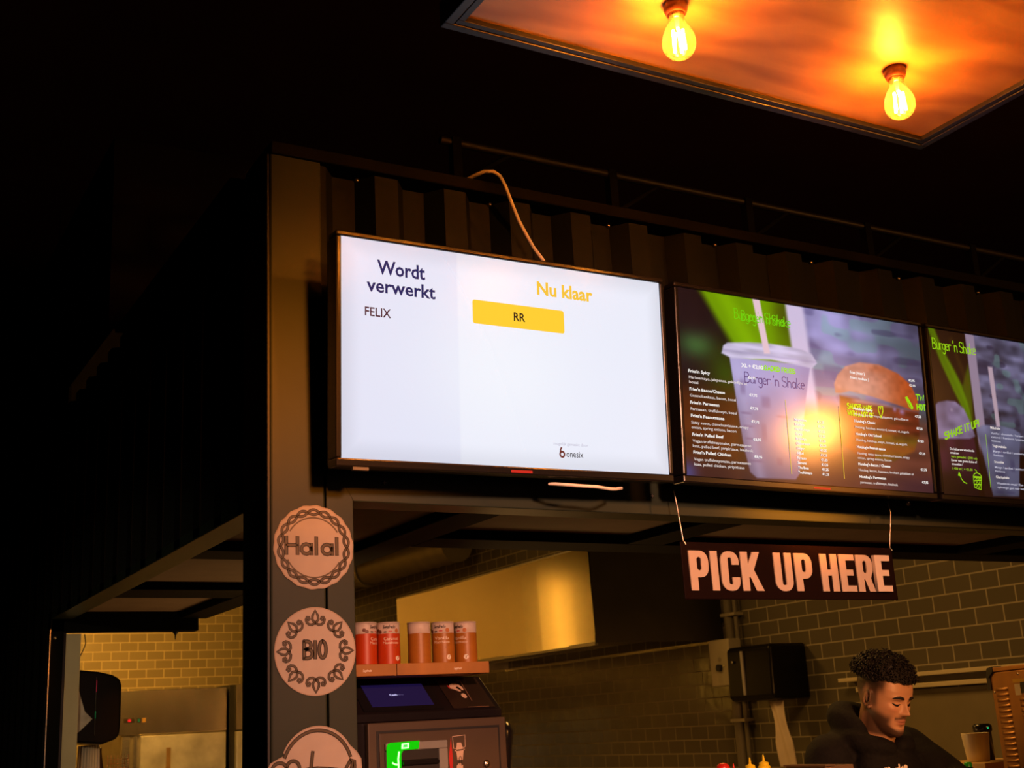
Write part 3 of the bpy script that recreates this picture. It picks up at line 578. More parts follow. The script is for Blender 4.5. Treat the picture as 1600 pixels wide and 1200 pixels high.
# letter spans along the board (metres from its centre)
SPANS = [('P', -.302, -.2500), ('I', -.2435, -.2235), ('C', -.2155, -.1640), ('K', -.1580, -.1000), ('U', -.0610, -.0080), ('P', .0010, .0530), ('H', .0800, .1330), ('E', .1400, .1880), ('R', .1940, .2460), ('E', .2500, .2990)]
for i, (ch, a, b) in enumerate(SPANS):
    last = i == len(SPANS)-1
    o, hl = letter(ch, a, b, -.0440, .0430 if not last else .0425, .0205)
    fill2d(o, hl, -.0030 if not last else -.009, 0, 'letter', M_sl if not last else M_sl2, sg)
for sx, tx in ((-.310, -.321), (.317, .335)):
    MB().tube([(tx, .004, .176), (tx+.0005, .0, .15), (sx, .001, .064), (sx+.004, -.002, .056)], .0013, 8).build('hanging_wire', M_wire, sg)

# ------------------------------------------------------------------ round stickers on the column
M_lam = mat('laminated_white_paper', (.46, .40, .36), .20, var=.03, scale=30, bump=.10, coat=.5, detail=2)
M_ink = mat('brown_marker_ink', (.022, .012, .007), .35, var=.1); M_ink2 = mat('khaki_marker_ink', (.085, .062, .034), .35, var=.1); M_rim = mat('clear_laminate_rim', (.42, .34, .28), .12, var=.05, coat=.6)
def sticker(x, z, label):
    return empty('sticker', (x, -.0005, z), label=label, cat='sticker', group='round stickers on the corner column')
def disc_body(r, rx, rz, rim=True, wob=0):
    n = 72; o = [((rx*(1+wob*math.sin(18*2*PI*k/n)))*math.cos(2*PI*k/n), rz*(1+wob*math.sin(18*2*PI*k/n))*math.sin(2*PI*k/n)) for k in range(n)]
    MB().prism(o, -.0012, 0).build('paper', M_lam, r)
    if rim: MB().ribbon(o, .0022, -.0014, closed=True).build('rim', M_rim, r)
def inked(r, polys, w1, w2, name='drawing'):
    a = MB(); b = MB()
    for p in polys: a.ribbon(p, w1, -.0015); b.ribbon(p, w2, -.0018)
    o = a.build(name, M_ink, r); b.build('inner_stroke', M_ink2, o); return o
def wordpolys(s, x0, x1, z, h):
    tot = sum(STK[c][0] for c in s)-.1; k = (x1-x0)/tot; x = x0; out = []
    for c in s:
        out += [[(x+px*k, z+pz*h) for px, pz in pl] for pl in STK[c][1]]; x += STK[c][0]*k
    return out
# Halal
s1 = sticker(.0835, 1.994, 'round pale sticker reading Halal, topmost on the corner column')
disc_body(s1, .0775, .0775, True, .012)
inked(s1, wordpolys('Halal', -.054, .052, -.0135, .031), .0076, .0034, 'lettering')
ring = []
for ph in (0, PI): ring.append([((.0655+.0048*math.sin(18*t/2+ph))*math.cos(t), (.0655+.0048*math.sin(18*t/2+ph))*math.sin(t)) for t in [2*PI*i/216 for i in range(217)]])
inked(s1, ring, .0056, .0020, 'braided_border')
a = MB(); a.ribbon([(.055*math.cos(math.radians(t)), .055*math.sin(math.radians(t))) for t in range(32, 152, 4)], .0028, -.0015); a.ribbon([(.057*math.cos(math.radians(t)), .057*math.sin(math.radians(t))) for t in range(206, 332, 4)], .0028, -.0015); a.build('inner_arc', M_ink2, s1)
# BIO
s2 = sticker(.0845, 1.803, 'round pale sticker reading BIO with a curly leaf border, middle of the column')
disc_body(s2, .0775, .0785)
inked(s2, wordpolys('BIO', -.022, .022, -.0125, .030), .0076, .0034, 'lettering')
pol = []
def rot(pts, a, r0): return [((r0+z)*math.cos(a)-x*math.sin(a)*1.0, (r0+z)*math.sin(a)+x*math.cos(a)) for x, z in pts]
for k in range(8):
    a = PI/2+k*PI/4
    pol.append(rot([(0, 0), (-.0058, .007), (-.0052, .014), (0, .0235), (.0052, .014), (.0058, .007), (0, 0)], a, .050))
    for sgn in (-1, 1):
        pol.append(rot([(sgn*x, z) for x, z in [(0.001, .001), (.006, -.0025), (.012, -.0020), (.0165, .0015), (.0182, .0070), (.0160, .0115), (.0122, .0112), (.0110, .0080), (.0135, .0062)]], a, .050))
inked(s2, pol, .0052, .0018, 'leaf_border')
# Natuur
s3 = sticker(.083, 1.588, 'lowest pale sticker on the column, with hand lettering under an arch')
out = [(-.092, -.02), (-.090, .012), (-.084, .022), (-.070, .029), (-.058, .034)]+arc(0.004, .010, .070, .072, 155, 30, 24)+[(.078, .034), (.086, .022), (.088, 0), (.085, -.03)]+arc(.0, -.03, .085, .05, 0, -180, 20)
MB().prism(out[::-1], -.0012, 0).build('paper', M_lam, s3); MB().ribbon(out, .0022, -.0014, closed=True).build('rim', M_rim, s3)
st = [arc(0.003, .006, .066, .069, 158, 18, 24),
      [(-.066, -.001), (-.071, .004), (-.077, .001), (-.079, -.006), (-.076, .006)]+arc(-.068, .012, .013, .011, 180, 0, 10)+[(-.055, -.03)],
      [(-.055, .004)]+arc(-.043, .012, .012, .013, 180, 0, 10)+[(-.031, -.03)],
      [(-.006, .038), (-.009, .016), (-.012, -.02)], [(-.028, .006), (-.016, .009), (.002, .010), (.022, .008), (.040, .005), (.056, .001)],
      [(.066, .020), (.058, .008), (.055, -.015), (.064, -.012), (.074, .006), (.074, .018), (.066, .020)], [(.070, .016), (.064, -.010)]]
inked(s3, st, .0068, .0034, 'lettering')

# ------------------------------------------------------------------ lamp panel with filament bulbs
M_frame = mat('dark_steel_frame', (.055, .052, .055), .38, metal=.6, var=.2, scale=16, stretch=(1, .3, 1))
m = bpy.data.materials.new('lamp_plywood'); m.use_nodes = True; nt = m.node_tree; N = nt.nodes; L = nt.links; b = N['Principled BSDF']
tc = N.new('ShaderNodeTexCoord'); mp = N.new('ShaderNodeMapping'); mp.inputs['Scale'].default_value = (1, 2.4, 1); mp.inputs['Rotation'].default_value = (0, 0, .35)
wv = N.new('ShaderNodeTexWave'); wv.inputs['Scale'].default_value = 1.3; wv.inputs['Distortion'].default_value = 14; wv.inputs['Detail'].default_value = 3; wv.inputs['Detail Scale'].default_value = 1.1; wv.bands_direction = 'Y'
no = N.new('ShaderNodeTexNoise'); no.inputs['Scale'].default_value = 60; mp2 = N.new('ShaderNodeMapping'); mp2.inputs['Scale'].default_value = (.08, 1, 1); mp2.inputs['Rotation'].default_value = (0, 0, .35)
mx = N.new('ShaderNodeMath'); mx.operation = 'MULTIPLY_ADD'; mx.inputs[1].default_value = .35
rp = N.new('ShaderNodeValToRGB'); rp.color_ramp.elements[0].color = (.43, .19, .055, 1); rp.color_ramp.elements[1].color = (.60, .30, .095, 1); rp.color_ramp.elements[0].position = .1
L.new(tc.outputs['Object'], mp.inputs[0]); L.new(mp.outputs[0], wv.inputs['Vector']); L.new(tc.outputs['Object'], mp2.inputs[0]); L.new(mp2.outputs[0], no.inputs['Vector'])
L.new(no.outputs['Fac'], mx.inputs[0]); L.new(wv.outputs['Fac'], mx.inputs[2]); L.new(mx.outputs[0], rp.inputs[0]); L.new(rp.outputs[0], b.inputs['Base Color'])
b.inputs['Roughness'].default_value = .44; b.inputs['Specular IOR Level'].default_value = .7
M_ply = m
PX0, PX1, PY0, PY1 = .154, 1.361, -1.67, -.463
lp = empty('ceiling_lamp', (0, 0, 2.85), label='large square plywood lamp panel in a dark steel frame hanging over the counter front', cat='lamp')
fr = MB()
for x0, x1, y0, y1 in ((PX0, PX1, PY1-.018, PY1), (PX0, PX1, PY0, PY0+.018), (PX0, PX0+.018, PY0+.018, PY1-.018), (PX1-.018, PX1, PY0+.018, PY1-.018)): fr.box(x0, x1, y0, y1, 0, .05)
fr.build('frame', M_frame, lp, bevel=.002)
fr = MB()
for x0, x1, y0, y1 in ((PX0+.020, PX1-.020, PY1-.033, PY1-.0205), (PX0+.020, PX1-.020, PY0+.0205, PY0+.033), (PX0+.0205, PX0+.033, PY0+.033, PY1-.033), (PX1-.033, PX1-.0205, PY0+.033, PY1-.033)): fr.box(x0, x1, y0, y1, .002, .03)
fr.build('inner_frame', M_frame, lp, bevel=.001)
MB().box(PX0+.033, PX1-.033, PY0+.033, PY1-.033, .012, .03).build('plywood_board', M_ply, lp)
MB().box(PX0+.018, PX1-.018, PY0+.018, PY1-.018, .03, .045).build('back_board', M_black, lp)
for x, y in ((PX0+.1, PY0+.1), (PX1-.1, PY0+.1), (PX0+.1, PY1-.1), (PX1-.1, PY1-.1)): MB().tube([(x, y, .045), (x, y, 1.05)], .004, 8).build('suspension_rod', M_black, lp)
# bulb
mg = bpy.data.materials.new('amber_glass'); mg.use_nodes = True; nt = mg.node_tree; N = nt.nodes; L = nt.links; N.remove(N['Principled BSDF'])
tr = N.new('ShaderNodeBsdfTransparent'); tr.inputs[0].default_value = (1, .80, .42, 1); gl = N.new('ShaderNodeBsdfGlossy'); gl.inputs['Roughness'].default_value = .04; gl.inputs[0].default_value = (1, .9, .8, 1)
tl = N.new('ShaderNodeBsdfTranslucent'); tl.inputs[0].default_value = (1, .72, .25, 1)
lw = N.new('ShaderNodeLayerWeight'); lw.inputs[0].default_value = .25; ms = N.new('ShaderNodeMixShader'); ms2 = N.new('ShaderNodeMixShader'); ms2.inputs[0].default_value = .05
L.new(tr.outputs[0], ms2.inputs[1]); L.new(tl.outputs[0], ms2.inputs[2]); L.new(lw.outputs['Fresnel'], ms.inputs[0]); L.new(ms2.outputs[0], ms.inputs[1]); L.new(gl.outputs[0], ms.inputs[2]); L.new(ms.outputs[0], N['Material Output'].inputs[0])
M_fil = lum('glowing_filament', (1, .33, .05), 640.0)
M_sock = mat('brown_bakelite_socket', (.10, .028, .012), .35, var=.1); M_cap = mat('brass_cap', (.75, .55, .3), .25, metal=1)
def make_bulb(loc, label):
    r = empty('light_bulb', loc, label=label, cat='light bulb', group='filament bulbs in the lamp panel')
    MB().lathe([(.0, .002), (.0215, .002), (.0215, -.010), (.018, -.020), (.0155, -.020), (.0155, -.004), (0, -.004)]).build('socket', M_sock, r)
    MB().lathe([(0, -.004), (.013, -.005), (.0138, -.022), (.012, -.028), (0, -.028)]).build('screw_cap', M_cap, r)
    prof = [(.0135, -.024), (.0140, -.030), (.0158, -.037), (.0205, -.046), (.0255, -.056), (.0290, -.066), (.0302, -.076), (.0290, -.086), (.0250, -.095), (.0180, -.102), (.0090, -.106), (.0001, -.107)]
    MB().lathe(prof, n=40).build('glass', mg, r, smooth_all=True)
    MB().tube([(0, 0, -.028), (0, 0, -.048)], [.005, .003], 10).build('glass_stem', mat('clear_stem', (.9, .8, .6), .1), r)
    f = MB()
    for k in range(5):
        a = 2*PI*k/5+.3; f.tube([(.0085*math.cos(a), .0085*math.sin(a), -.052), (.0105*math.cos(a+.25), .0105*math.sin(a+.25), -.090)], .0026, 8)
    f.build('filament', M_fil, r); return r
bulb0 = make_bulb((.507, -.686, 2.861), 'lit amber filament bulb, left of the two fully seen under the lamp panel')
for x, y, lb in ((1.047, -.686, 'lit amber filament bulb, right of the two fully seen under the lamp panel'), (.507, -1.226, 'lit filament bulb of the rear row of the lamp panel, beyond the top edge, left'), (1.047, -1.226, 'lit filament bulb of the rear row of the lamp panel, beyond the top edge, right')):
    c = copy_tree(bulb0); c.location = (x, y, 2.861); c['label'] = lb

# dark truss and cable tray over the container, a hanging tag
tr_ = empty('overhead_truss', (0, .22, 2.93), label='dark steel truss running along above the container top', cat='truss')
MB().tube([(.5, 0, -.02), (4.2, 0, -.02)], .018, 10).build('lower_tube', M_side, tr_)
MB().tube([(.5, 0, .09), (4.2, 0, .09)], .010, 10).build('upper_tube', M_black, tr_)
for i in range(8): MB().box(.54+.455*i-.012, .54+.455*i+.012, -.012, .012, -.115, .10).build('upright', M_side, tr_)
for i in range(7): MB().tube([(.54+.455*i, 0, -.02), (.54+.455*(i+.35), 0, .09)], .007, 8).build('brace', M_side, tr_)
MB().box(.45, 4.2, -.05, .08, -.115, -.09).build('tray', M_side, tr_)
tgx = empty('hanging_tag', (-.02, 2.31, 2.905), label='small pale tag high up in the dark at far left', cat='tag')
MB().prism([(-.025, -.05), (.025, -.005), (.025, .045), (-.025, .045)], 0, .004).build('card', mat('grey_card', (.20, .17, .155), .7), tgx)
MB().tube([(0, .002, .045), (0, .002, .99)], .001, 6).build('string', M_black, tgx)

# ------------------------------------------------------------------ kitchen: exhaust hood, duct, fridges
hd = empty('extractor_hood', (0, 0, 0), label='big stainless steel extractor hood on the tiled side wall', cat='extractor hood')
HX, HY, HZ = 2.892, 3.30, 2.05
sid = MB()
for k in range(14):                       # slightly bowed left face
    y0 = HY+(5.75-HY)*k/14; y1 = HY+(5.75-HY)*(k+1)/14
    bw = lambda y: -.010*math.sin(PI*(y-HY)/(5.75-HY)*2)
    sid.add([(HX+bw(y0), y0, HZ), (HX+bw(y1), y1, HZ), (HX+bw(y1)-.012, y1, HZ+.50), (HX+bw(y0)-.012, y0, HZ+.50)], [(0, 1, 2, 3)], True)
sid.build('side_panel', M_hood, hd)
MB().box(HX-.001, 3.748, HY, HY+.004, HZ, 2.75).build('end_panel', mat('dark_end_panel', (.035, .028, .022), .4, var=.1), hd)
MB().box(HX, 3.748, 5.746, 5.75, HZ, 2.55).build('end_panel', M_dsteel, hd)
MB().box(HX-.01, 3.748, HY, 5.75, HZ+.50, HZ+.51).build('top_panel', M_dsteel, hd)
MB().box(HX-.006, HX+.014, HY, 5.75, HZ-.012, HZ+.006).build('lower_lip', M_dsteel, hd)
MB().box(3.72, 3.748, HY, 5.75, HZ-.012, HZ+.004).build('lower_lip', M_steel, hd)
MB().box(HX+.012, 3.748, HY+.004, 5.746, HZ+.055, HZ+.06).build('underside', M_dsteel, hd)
for k in range(4):
    y0 = HY+.06+k*.6
    fl = MB()
    for j in range(11):
        y = y0+j*.052; fl.prism([(HX+.03, HZ+.012), (HX+.42, HZ+.012), (HX+.42, HZ+.022), (HX+.03, HZ+.022)], y, y+.026)
    fl.build('grease_filter', M_steel, hd)
dk = empty('ventilation_duct', (0, 0, 0), label='round ribbed silver duct high up behind the canopy edge', cat='duct')
axis0, axis1 = Vector((3.35, 8.55, 3.0)), Vector((3.45, 5.9, 2.97))
pts = [axis0.lerp(axis1, t/60) for t in range(61)]; MB().tube(pts, [.125+.006*(i % 4 == 0) for i in range(61)], 24).build('ribbed_pipe', mat('dark_aluminium', (.22, .18, .12), .5, metal=.5, var=.1), dk)  # aluminium toned down evenly over the whole pipe
MB().tube([axis0.lerp(axis1, .40), axis0.lerp(axis1, .44)], .142, 24).build('clamp', M_dsteel, dk)

fg = empty('refrigerator', (1.46, 7.65, 0), label='tall stainless steel refrigerator with control lights, left of its dark-edged neighbour', cat='refrigerator', group='steel refrigerators')
MB().box(0, .80, .03, .85, .12, 2.075).build('body', M_dsteel, fg, bevel=.004)
MB().box(-.03, .80, 0, .03, 1.745, 2.075).build('control_panel', mat('fridge_panel_steel', (.80, .70, .52), .20, metal=1, var=.05, scale=3.2, bump=.9, detail=1, stretch=(1, 1, .12)), fg, bevel=.003)
M_door = mat('fogged_steel_door', (.80, .78, .76), .34, metal=.75, var=.25, scale=6, bump=.15)
MB().box(.135, .79, -.02, .03, .14, 1.735).build('door', M_door, fg, bevel=.004)
MB().box(.002, .055, -.004, .03, .14, 1.735).box(.085, .11, -.004, .03, .14, 1.735).build('hinge_side_trim', M_steel, fg)
MB().tube([(.17, -.03, 1.0), (.17, -.05, 1.02), (.17, -.05, 1.38), (.17, -.03, 1.4)], .012, 10).build('door_handle', M_black, fg)
M_btn = mat('black_switch', (.02, .015, .01), .3)
bt = MB().box(.005, .085, -.006, 0, 1.838, 1.868).build('temperature_display', M_btn, fg); MB().box(.038, .060, -.008, -.006, 1.843, 1.862).build('red_digit', lum('red_digit', srgb(220, 20, 30), 1.2), bt)
bt = MB().box(.105, .132, -.006, 0, 1.836, 1.868).build('power_switch', M_btn, fg); MB().box(.112, .126, -.008, -.006, 1.840, 1.862).build('green_lamp', lum('green_switch', srgb(10, 90, 40), 1), bt)
MB().box(.146, .172, -.006, 0, 1.836, 1.868).build('rocker_switch', mat('amber_switch', (.3, .17, .05), .3), fg)
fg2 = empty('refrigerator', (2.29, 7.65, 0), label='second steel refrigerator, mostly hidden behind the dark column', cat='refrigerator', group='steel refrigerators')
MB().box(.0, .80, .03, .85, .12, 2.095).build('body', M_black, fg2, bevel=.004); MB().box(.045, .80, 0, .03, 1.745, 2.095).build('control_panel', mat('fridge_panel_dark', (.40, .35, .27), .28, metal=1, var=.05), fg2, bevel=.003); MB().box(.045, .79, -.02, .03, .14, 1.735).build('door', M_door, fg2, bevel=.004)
for f_ in (fg, fg2):
    for x in (.08, .72): MB().tube([(x, .1, 0), (x, .1, .12)], .025, 10).tube([(x, .75, 0), (x, .75, .12)], .025, 10).build('foot', M_black, f_)

# ------------------------------------------------------------------ left side: towel dispenser behind the jamb
ld = empty('towel_dispenser', (.104, 2.36, 1.68), label='glossy black paper towel dispenser behind the pale jamb at lower left', cat='dispenser')
q = MB(); prof = [(0, 0), (.10, -.012), (.150, 0.004), (.160, .02), (.163, .06), (.163, .185), (.156, .207), (.13, .222), (.08, .234), (0, .243)]
q.prism(prof, 0, .26); q.build('cover', M_disp, ld, bevel=.008, seg=3)
MB().prism([(0, .015), (.030, .040), (.066, .075), (.040, .10), (.024, .15), (.012, .19), (0, .19)], -.003, .0).build('painted_reflection', mat('reflection_paint', (.5, .48, .46), .15, var=.3, scale=20), ld)  # pale polygon painting a reflection on the glossy cover
MB().box(.075, .0765, -.002, .0, .02, .215).build('seam_line', mat('dark_seam', (.02, .03, .025), .3), ld)
MB().box(.0755, .0775, -.003, -.001, .165, .205).build('red_lamp', lum('dim_red_mark', srgb(120, 10, 30), 1), ld)
MB().box(.0745, .0765, -.003, -.001, .075, .10).build('green_lamp', lum('dim_green_mark', srgb(10, 84, 40), 1), ld)
M_tube = lum('lit_tube', (1, .46, .05), 15.0)
for (x, y), lb in (((.10, 7.74), 'lit upright tube lamp on the left kitchen wall, hidden behind the side of the container'),):
    r = empty('tube_lamp', (x, y, 1.7), label=lb, cat='lamp')
    MB().tube([(0, 0, .05), (0, 0, 1.15)], .028, 12).build('tube', M_tube, r); MB().box(-.05, -.02, -.03, .03, 0, 1.2).box(-.03, .018, -.02, .02, 0, .05).box(-.03, .018, -.02, .02, 1.15, 1.2).build('lamp_holder', M_beige, r)
tp = empty('paper_towel', (.137, 2.47, 1.668), label='sheet of paper towel hanging under the black dispenser at lower left', cat='paper towel')
q = MB()
for k in range(8):
    x0, x1 = -.0+.009*k, .009*(k+1); wv_ = lambda x: .004*math.sin(x*120)
    q.add([(x0+.012, wv_(x0), 0), (x1+.012, wv_(x1), 0), (x1*1.25, wv_(x1)-.008, -.24), (x0*1.25, wv_(x0)-.008, -.24)], [(0, 1, 2, 3)], True)
o_ = q.build('sheet', mat('paper_white', (.62, .52, .42), .8, var=.05), tp); sm = o_.modifiers.new('s', 'SOLIDIFY'); sm.thickness = .001
wr = empty('wire_rack', (.26, 2.52, 1.30), label='wire rack with dark bottle edge below the dispenser at lower left', cat='rack')
q = MB()
for k in range(7): q.tube([(.012*k, 0, 0), (.012*k, 0, .33)], .0012, 6)
for k in range(22): q.tube([(0, -.001, .015*k), (.075, -.001, .015*k)], .0012, 6)
q.build('wire_grid', mat('coppery_wire', (.55, .32, .15), .3, metal=1), wr); MB().lathe([(0, 0), (.03, 0), (.032, .28), (.02, .36), (.02, .38), (0, .38)], (-.035, .03, -.02), n=20).build('bottle', mat('brown_glass', (.05, .025, .012), .12), wr)
tag(MB().box(1.745, 1.775, 7.45, 7.47, 1.40, 1.64).build('wooden_stick', mat('worn_wood', (.22, .13, .05), .6)), 'thin brown wooden stick end in front of the steel refrigerator door', 'stick')
tag(MB().tube([(.128, 2.33, 2.04), (.134, 2.335, 2.01), (.127, 2.34, 1.985), (.108, 2.345, 1.945), (.104, 2.345, 1.93)], .0018, 6).build('thin_cable', M_black), 'thin black cable dangling from the rear rail above the black dispenser', 'cable')
tag(MB().lathe([(0, -.03), (.002, -.026), (.003, -.012), (.012, -.002), (.012, 0), (0, 0)], (.425, 2.262, 2.04), n=12).build('hook', M_black), 'small black hook under the rear rail of the side opening', 'hook')
tag(MB().box(.120, .150, 2.50, 2.53, 1.934, 1.945).build('lamp_socket', mat('amber_block', (.7, .42, .1), .5)), 'small amber block above the black dispenser at lower left', 'block')
tag(MB().lathe([(0, -.002), (.0055, -.002), (.0055, 0), (0, 0)], (.013, 2.234, 2.022), axis='y', n=16).lathe([(0, -.0035), (.002, -.0035), (.002, -.002), (0, -.002)], (.013, 2.234, 2.022), axis='y', n=10).build('washer', M_steel), 'small shiny round washer on the far jamb of the side opening', 'washer')

# ------------------------------------------------------------------ service counter, rear cabinet
M_wood = mat('dark_counter_wood', (.12, .07, .04), .5, var=.25, scale=6, stretch=(.2, 1, 1))
ct = empty('service_counter', (0, 0, 0), label='dark service counter below the bottom edge of the photo', cat='counter')
MB().box(.17, 3.6, .16, .52, 0, 1.29).build('body', M_olive, ct); MB().box(.17, 3.6, .14, .54, 1.29, 1.32).build('worktop', M_wood, ct, bevel=.004)
rc = empty('rear_cabinet', (0, 0, 0), label='cabinet carrying the cash machine, below the bottom edge of the photo', cat='cabinet')
MB().box(.44, 1.02, .74, 1.45, 0, 1.07).build('body', M_black, rc); MB().box(.43, 1.03, .73, 1.46, 1.07, 1.10).build('worktop', M_wood, rc, bevel=.003)
sc_ = empty('side_counter', (0, 0, 0), label='raised side counter under the louvred machine at right', cat='counter')
MB().box(2.40, 3.6, .56, 1.20, 0, 1.37).build('body', M_olive, sc_); MB().box(2.40, 3.6, .55, 1.21, 1.37, 1.40).build('worktop', M_wood, sc_, bevel=.003)

# ------------------------------------------------------------------ cash machine
M_cm = mat('brown_grey_machine_paint', (.085, .056, .034), .42, var=.08); M_cmd = mat('black_machine_top', (.012, .009, .010), .22, var=.1); M_icon = mat('pale_icon_print', (.72, .52, .40), .5, var=.03); M_red = mat('red_print', (.55, .02, .015), .45)
CX, CY, CZ = .500, .80, 1.10
cm = empty('cash_machine', (CX, CY, CZ), label='dark cash payment machine with a small blue screen, under the coffee tins', cat='cash machine')
h0 = .578
MB().prism_x([(0.0, .0), (.40, .0), (.40, .69), (.115, .69), (-.003, h0+.022), (-.003, h0+.004), (0, h0)], -.005, .413).build('housing', M_cmd, cm, bevel=.003)
q = MB(); q.box(.018, .412, -.022, -.001, .02, h0); q.build('front_frame', M_cm, cm, bevel=.003)
MB().box(.040, .392, -.0235, -.021, .03, h0-.020).build('door_gap', M_black, cm)
dr = MB().box(.046, .386, -.028, -.0225, .034, h0-.026).build('door', M_cm, cm, bevel=.002)
MB().lathe([(0, -.008), (.006, -.008), (.0095, -.005), (.010, 0), (0, 0)], (.345, -.027, .462), axis='y', n=20).lathe([(0, -.0095), (.003, -.0095), (.003, -.008), (0, -.008)], (.345, -.027, .462), axis='y', n=12).build('lock', M_steel, dr)
# slanted screen: map local (s across, t up the slope)
def slant(x, t, d=0.0): return (x, -.003+.118*t-d*.6, h0+.022+.090*t+d*.8)
def slab(x0, x1, t0, t1, d0, d1, m, name, parent, sk=0.0):
    v = [slant(x+sk*(t-t0), t, d) for d in (d0, d1) for t in (t0, t1) for x in (x0, x1)]
    return MB().add(v, [(0, 2, 3, 1), (4, 5, 7, 6), (0, 1, 5, 4), (2, 6, 7, 3), (0, 4, 6, 2), (1, 3, 7, 5)]).build(name, m, parent)
slab(.02, .245, .06, .97, .0005, .003, M_gloss, 'screen_bezel', cm)
scr = slab(.048, .222, .17, .80, .003, .0038, lum('blue_screen', srgb(24, 14, 54), 1.0), 'screen', cm)
q = MB(); fit_text(q, 'Cash', .112, .134, 0, .0070, 0, .03, fn=lambda x, z: slant(x, .47+z/.148, .0042)); q.build('lettering', lum('lavender_lettering', srgb(205, 196, 250)), scr)
q = MB(); fit_text(q, 'dro', .1355, .152, 0, .0064, 0, .0, fn=lambda x, z: slant(x, .47+z/.148, .0042)); q.build('lettering', lum('dim_lavender_lettering', srgb(96, 86, 130)), scr)
slab(.272, .396, .05, .96, .0005, .002, mat('dark_bronze_plate', (.028, .017, .013), .25, var=.2), 'coin_plate', cm)
hf = lambda x, z: slant(x, .10+z/.148, .0026)
q = MB()
q.poly([(.300, .092), (.311, .101), (.323, .101), (.331, .096), (.337, .080), (.335, .068), (.330, .072), (.326, .086), (.319, .086), (.318, .079), (.327, .066), (.322, .062), (.308, .074), (.300, .078)], fn=hf); q.disc(.3255, .044, .0075, rz=.0105, fn=hf); q.build('coin_hand_icon', M_icon, cm)
MB().poly([(.294, .094), (.299, .094), (.299, .076), (.296, .080)], fn=hf).build('red_cuff', M_red, cm)
MB().ribbon([(.296, .112), (.303, .112)], .0014, fn=hf).ribbon([(.334, .112), (.343, .112), (.339, .020)], .0016, fn=hf).ribbon([(.315, -.006), (.378, -.006)], .0016, fn=hf).build('printed_rule', mat('dull_copper_print', (.30, .16, .10), .4), cm)
# note slot with green light
ns = MB()
for a in ((.058, .230, .508, .528), (.058, .230, .42, .438), (.058, .096, .438, .508), (.205, .230, .438, .508)): ns.box(a[0], a[1], -.040, -.028, a[2], a[3])
slot = ns.build('note_slot', mat('smoky_plastic', (.30, .30, .28), .25, var=.1, coat=.3), cm, bevel=.003)
MB().box(.096, .205, -.036, -.028, .438, .508).build('slot_throat', M_black, slot)
MB().prism_x([(-.036, .485), (-.050, .480), (-.050, .474), (-.036, .470)], .100, .200).build('note_lip', M_gloss, slot); MB().prism_x([(-.036, .458), (-.050, .454), (-.050, .448), (-.036, .446)], .100, .200).build('note_lip', M_gloss, slot)
M_led = lum('led_glare', (.10, 1.0, .08), 9.0)
q = MB(); sl = lambda x, z: (x, -.0408, z); sh = lambda x, z: (x, -.0413, z)
q.poly([(.0585, .42), (.0585, .517), (.062, .5255), (.070, .5285), (.150, .5300), (.147, .510), (.104, .5085), (.099, .500), (.097, .42)], fn=sl); q.build('lit_bezel', lum('green_lit_plastic', (.0, .58, .0), 1.0), slot)
q = MB(); q.poly([(.099, .512), (.120, .513), (.121, .526), (.100, .525)], fn=sh); q.ribbon([(.0925, .505), (.0895, .488), (.0905, .474), (.0890, .45), (.0860, .425)], .0045, fn=sh); q.ribbon([(.074, .480), (.081, .476), (.089, .475)], .004, fn=sh); q.build('led_glare', M_led, slot)  # LED glare drawn as glowing shapes on the bezel
MB().poly([(.104, .5155), (.116, .516), (.1155, .5225), (.105, .522)], fn=lambda x, z: (x, -.0416, z)).build('led_mark', lum('green_led_dim', (.1, .8, .1), 1), slot)
cf = lambda x, z: (x, -.0285, z)
q = MB(); q.poly([(.259, .500), (.262, .476), (.277, .476), (.281, .500), (.274, .519), (.262, .519)][::-1], fn=cf); q.poly([(.257, .42), (.259, .462), (.268, .470), (.277, .462), (.277, .42)], fn=cf); q.build('note_hand_icon', M_icon, dr)
q = MB(); q.ribbon([(.258, .505), (.252, .505), (.250, .535), (.286, .537), (.286, .508), (.280, .506)], .0018, fn=cf); q.ribbon([(.256, .4995), (.283, .5015)], .003, fn=cf); q.build('note_outline_icon', M_icon, dr)
MB().ribbon([(.268, .465), (.266, .480), (.270, .486), (.274, .480), (.273, .462)], .0018, fn=lambda x, z: (x, -.0289, z)).build('icon_line', M_black, dr)
MB().poly([(.245, .535), (.240, .50), (.238, .48), (.240, .45), (.246, .42), (.249, .48)], fn=cf).build('red_arrow', M_red, dr)

# ------------------------------------------------------------------ wooden tray and coffee tins
M_tray = mat('orange_wood', (.40, .165, .035), .5, var=.25, scale=14, stretch=(1, 1, .25))
ty = empty('tin_tray', (0, 0, 0), label='shallow wooden tray on the cash machine carrying five coffee tins', cat='tray')
MB().box(.40, .868, .78, 1.02, 1.792, 1.7995).build('base', M_tray, ty)
for a in ((.40, .598), (.6, .868)): MB().box(a[0], a[1], .772, .784, 1.7925, 1.8225).build('front_board', M_tray, ty, bevel=.0015)
MB().box(.8615, .868, .784, 1.02, 1.7995, 1.8215).build('side_board', M_tray, ty)
M_logo = mat('white_print', (.85, .75, .65), .5)
q = MB()
for x in (.505, .762): fit_text(q, 'Segafredo', x, x+.024, 1.8035, .0062, .7715, .02, .3)
q.build('lettering', M_logo, ty)
M_tw = mat('white_tin_paper', (.80, .66, .57), .45, var=.03); M_tr = mat('red_tin_label', (.52, .048, .003), .42, var=.05, scale=30); M_to = mat('orange_tin_label', (.40, .14, .014), .42, var=.06, scale=30, stretch=(1, 1, 3)); M_db = mat('dark_print', (.05, .03, .025), .5); M_bean = mat('bean_print', (.16, .05, .03), .5); M_cut = mat('printed_coin', (.55, .18, .04), .5)
TR = .0305
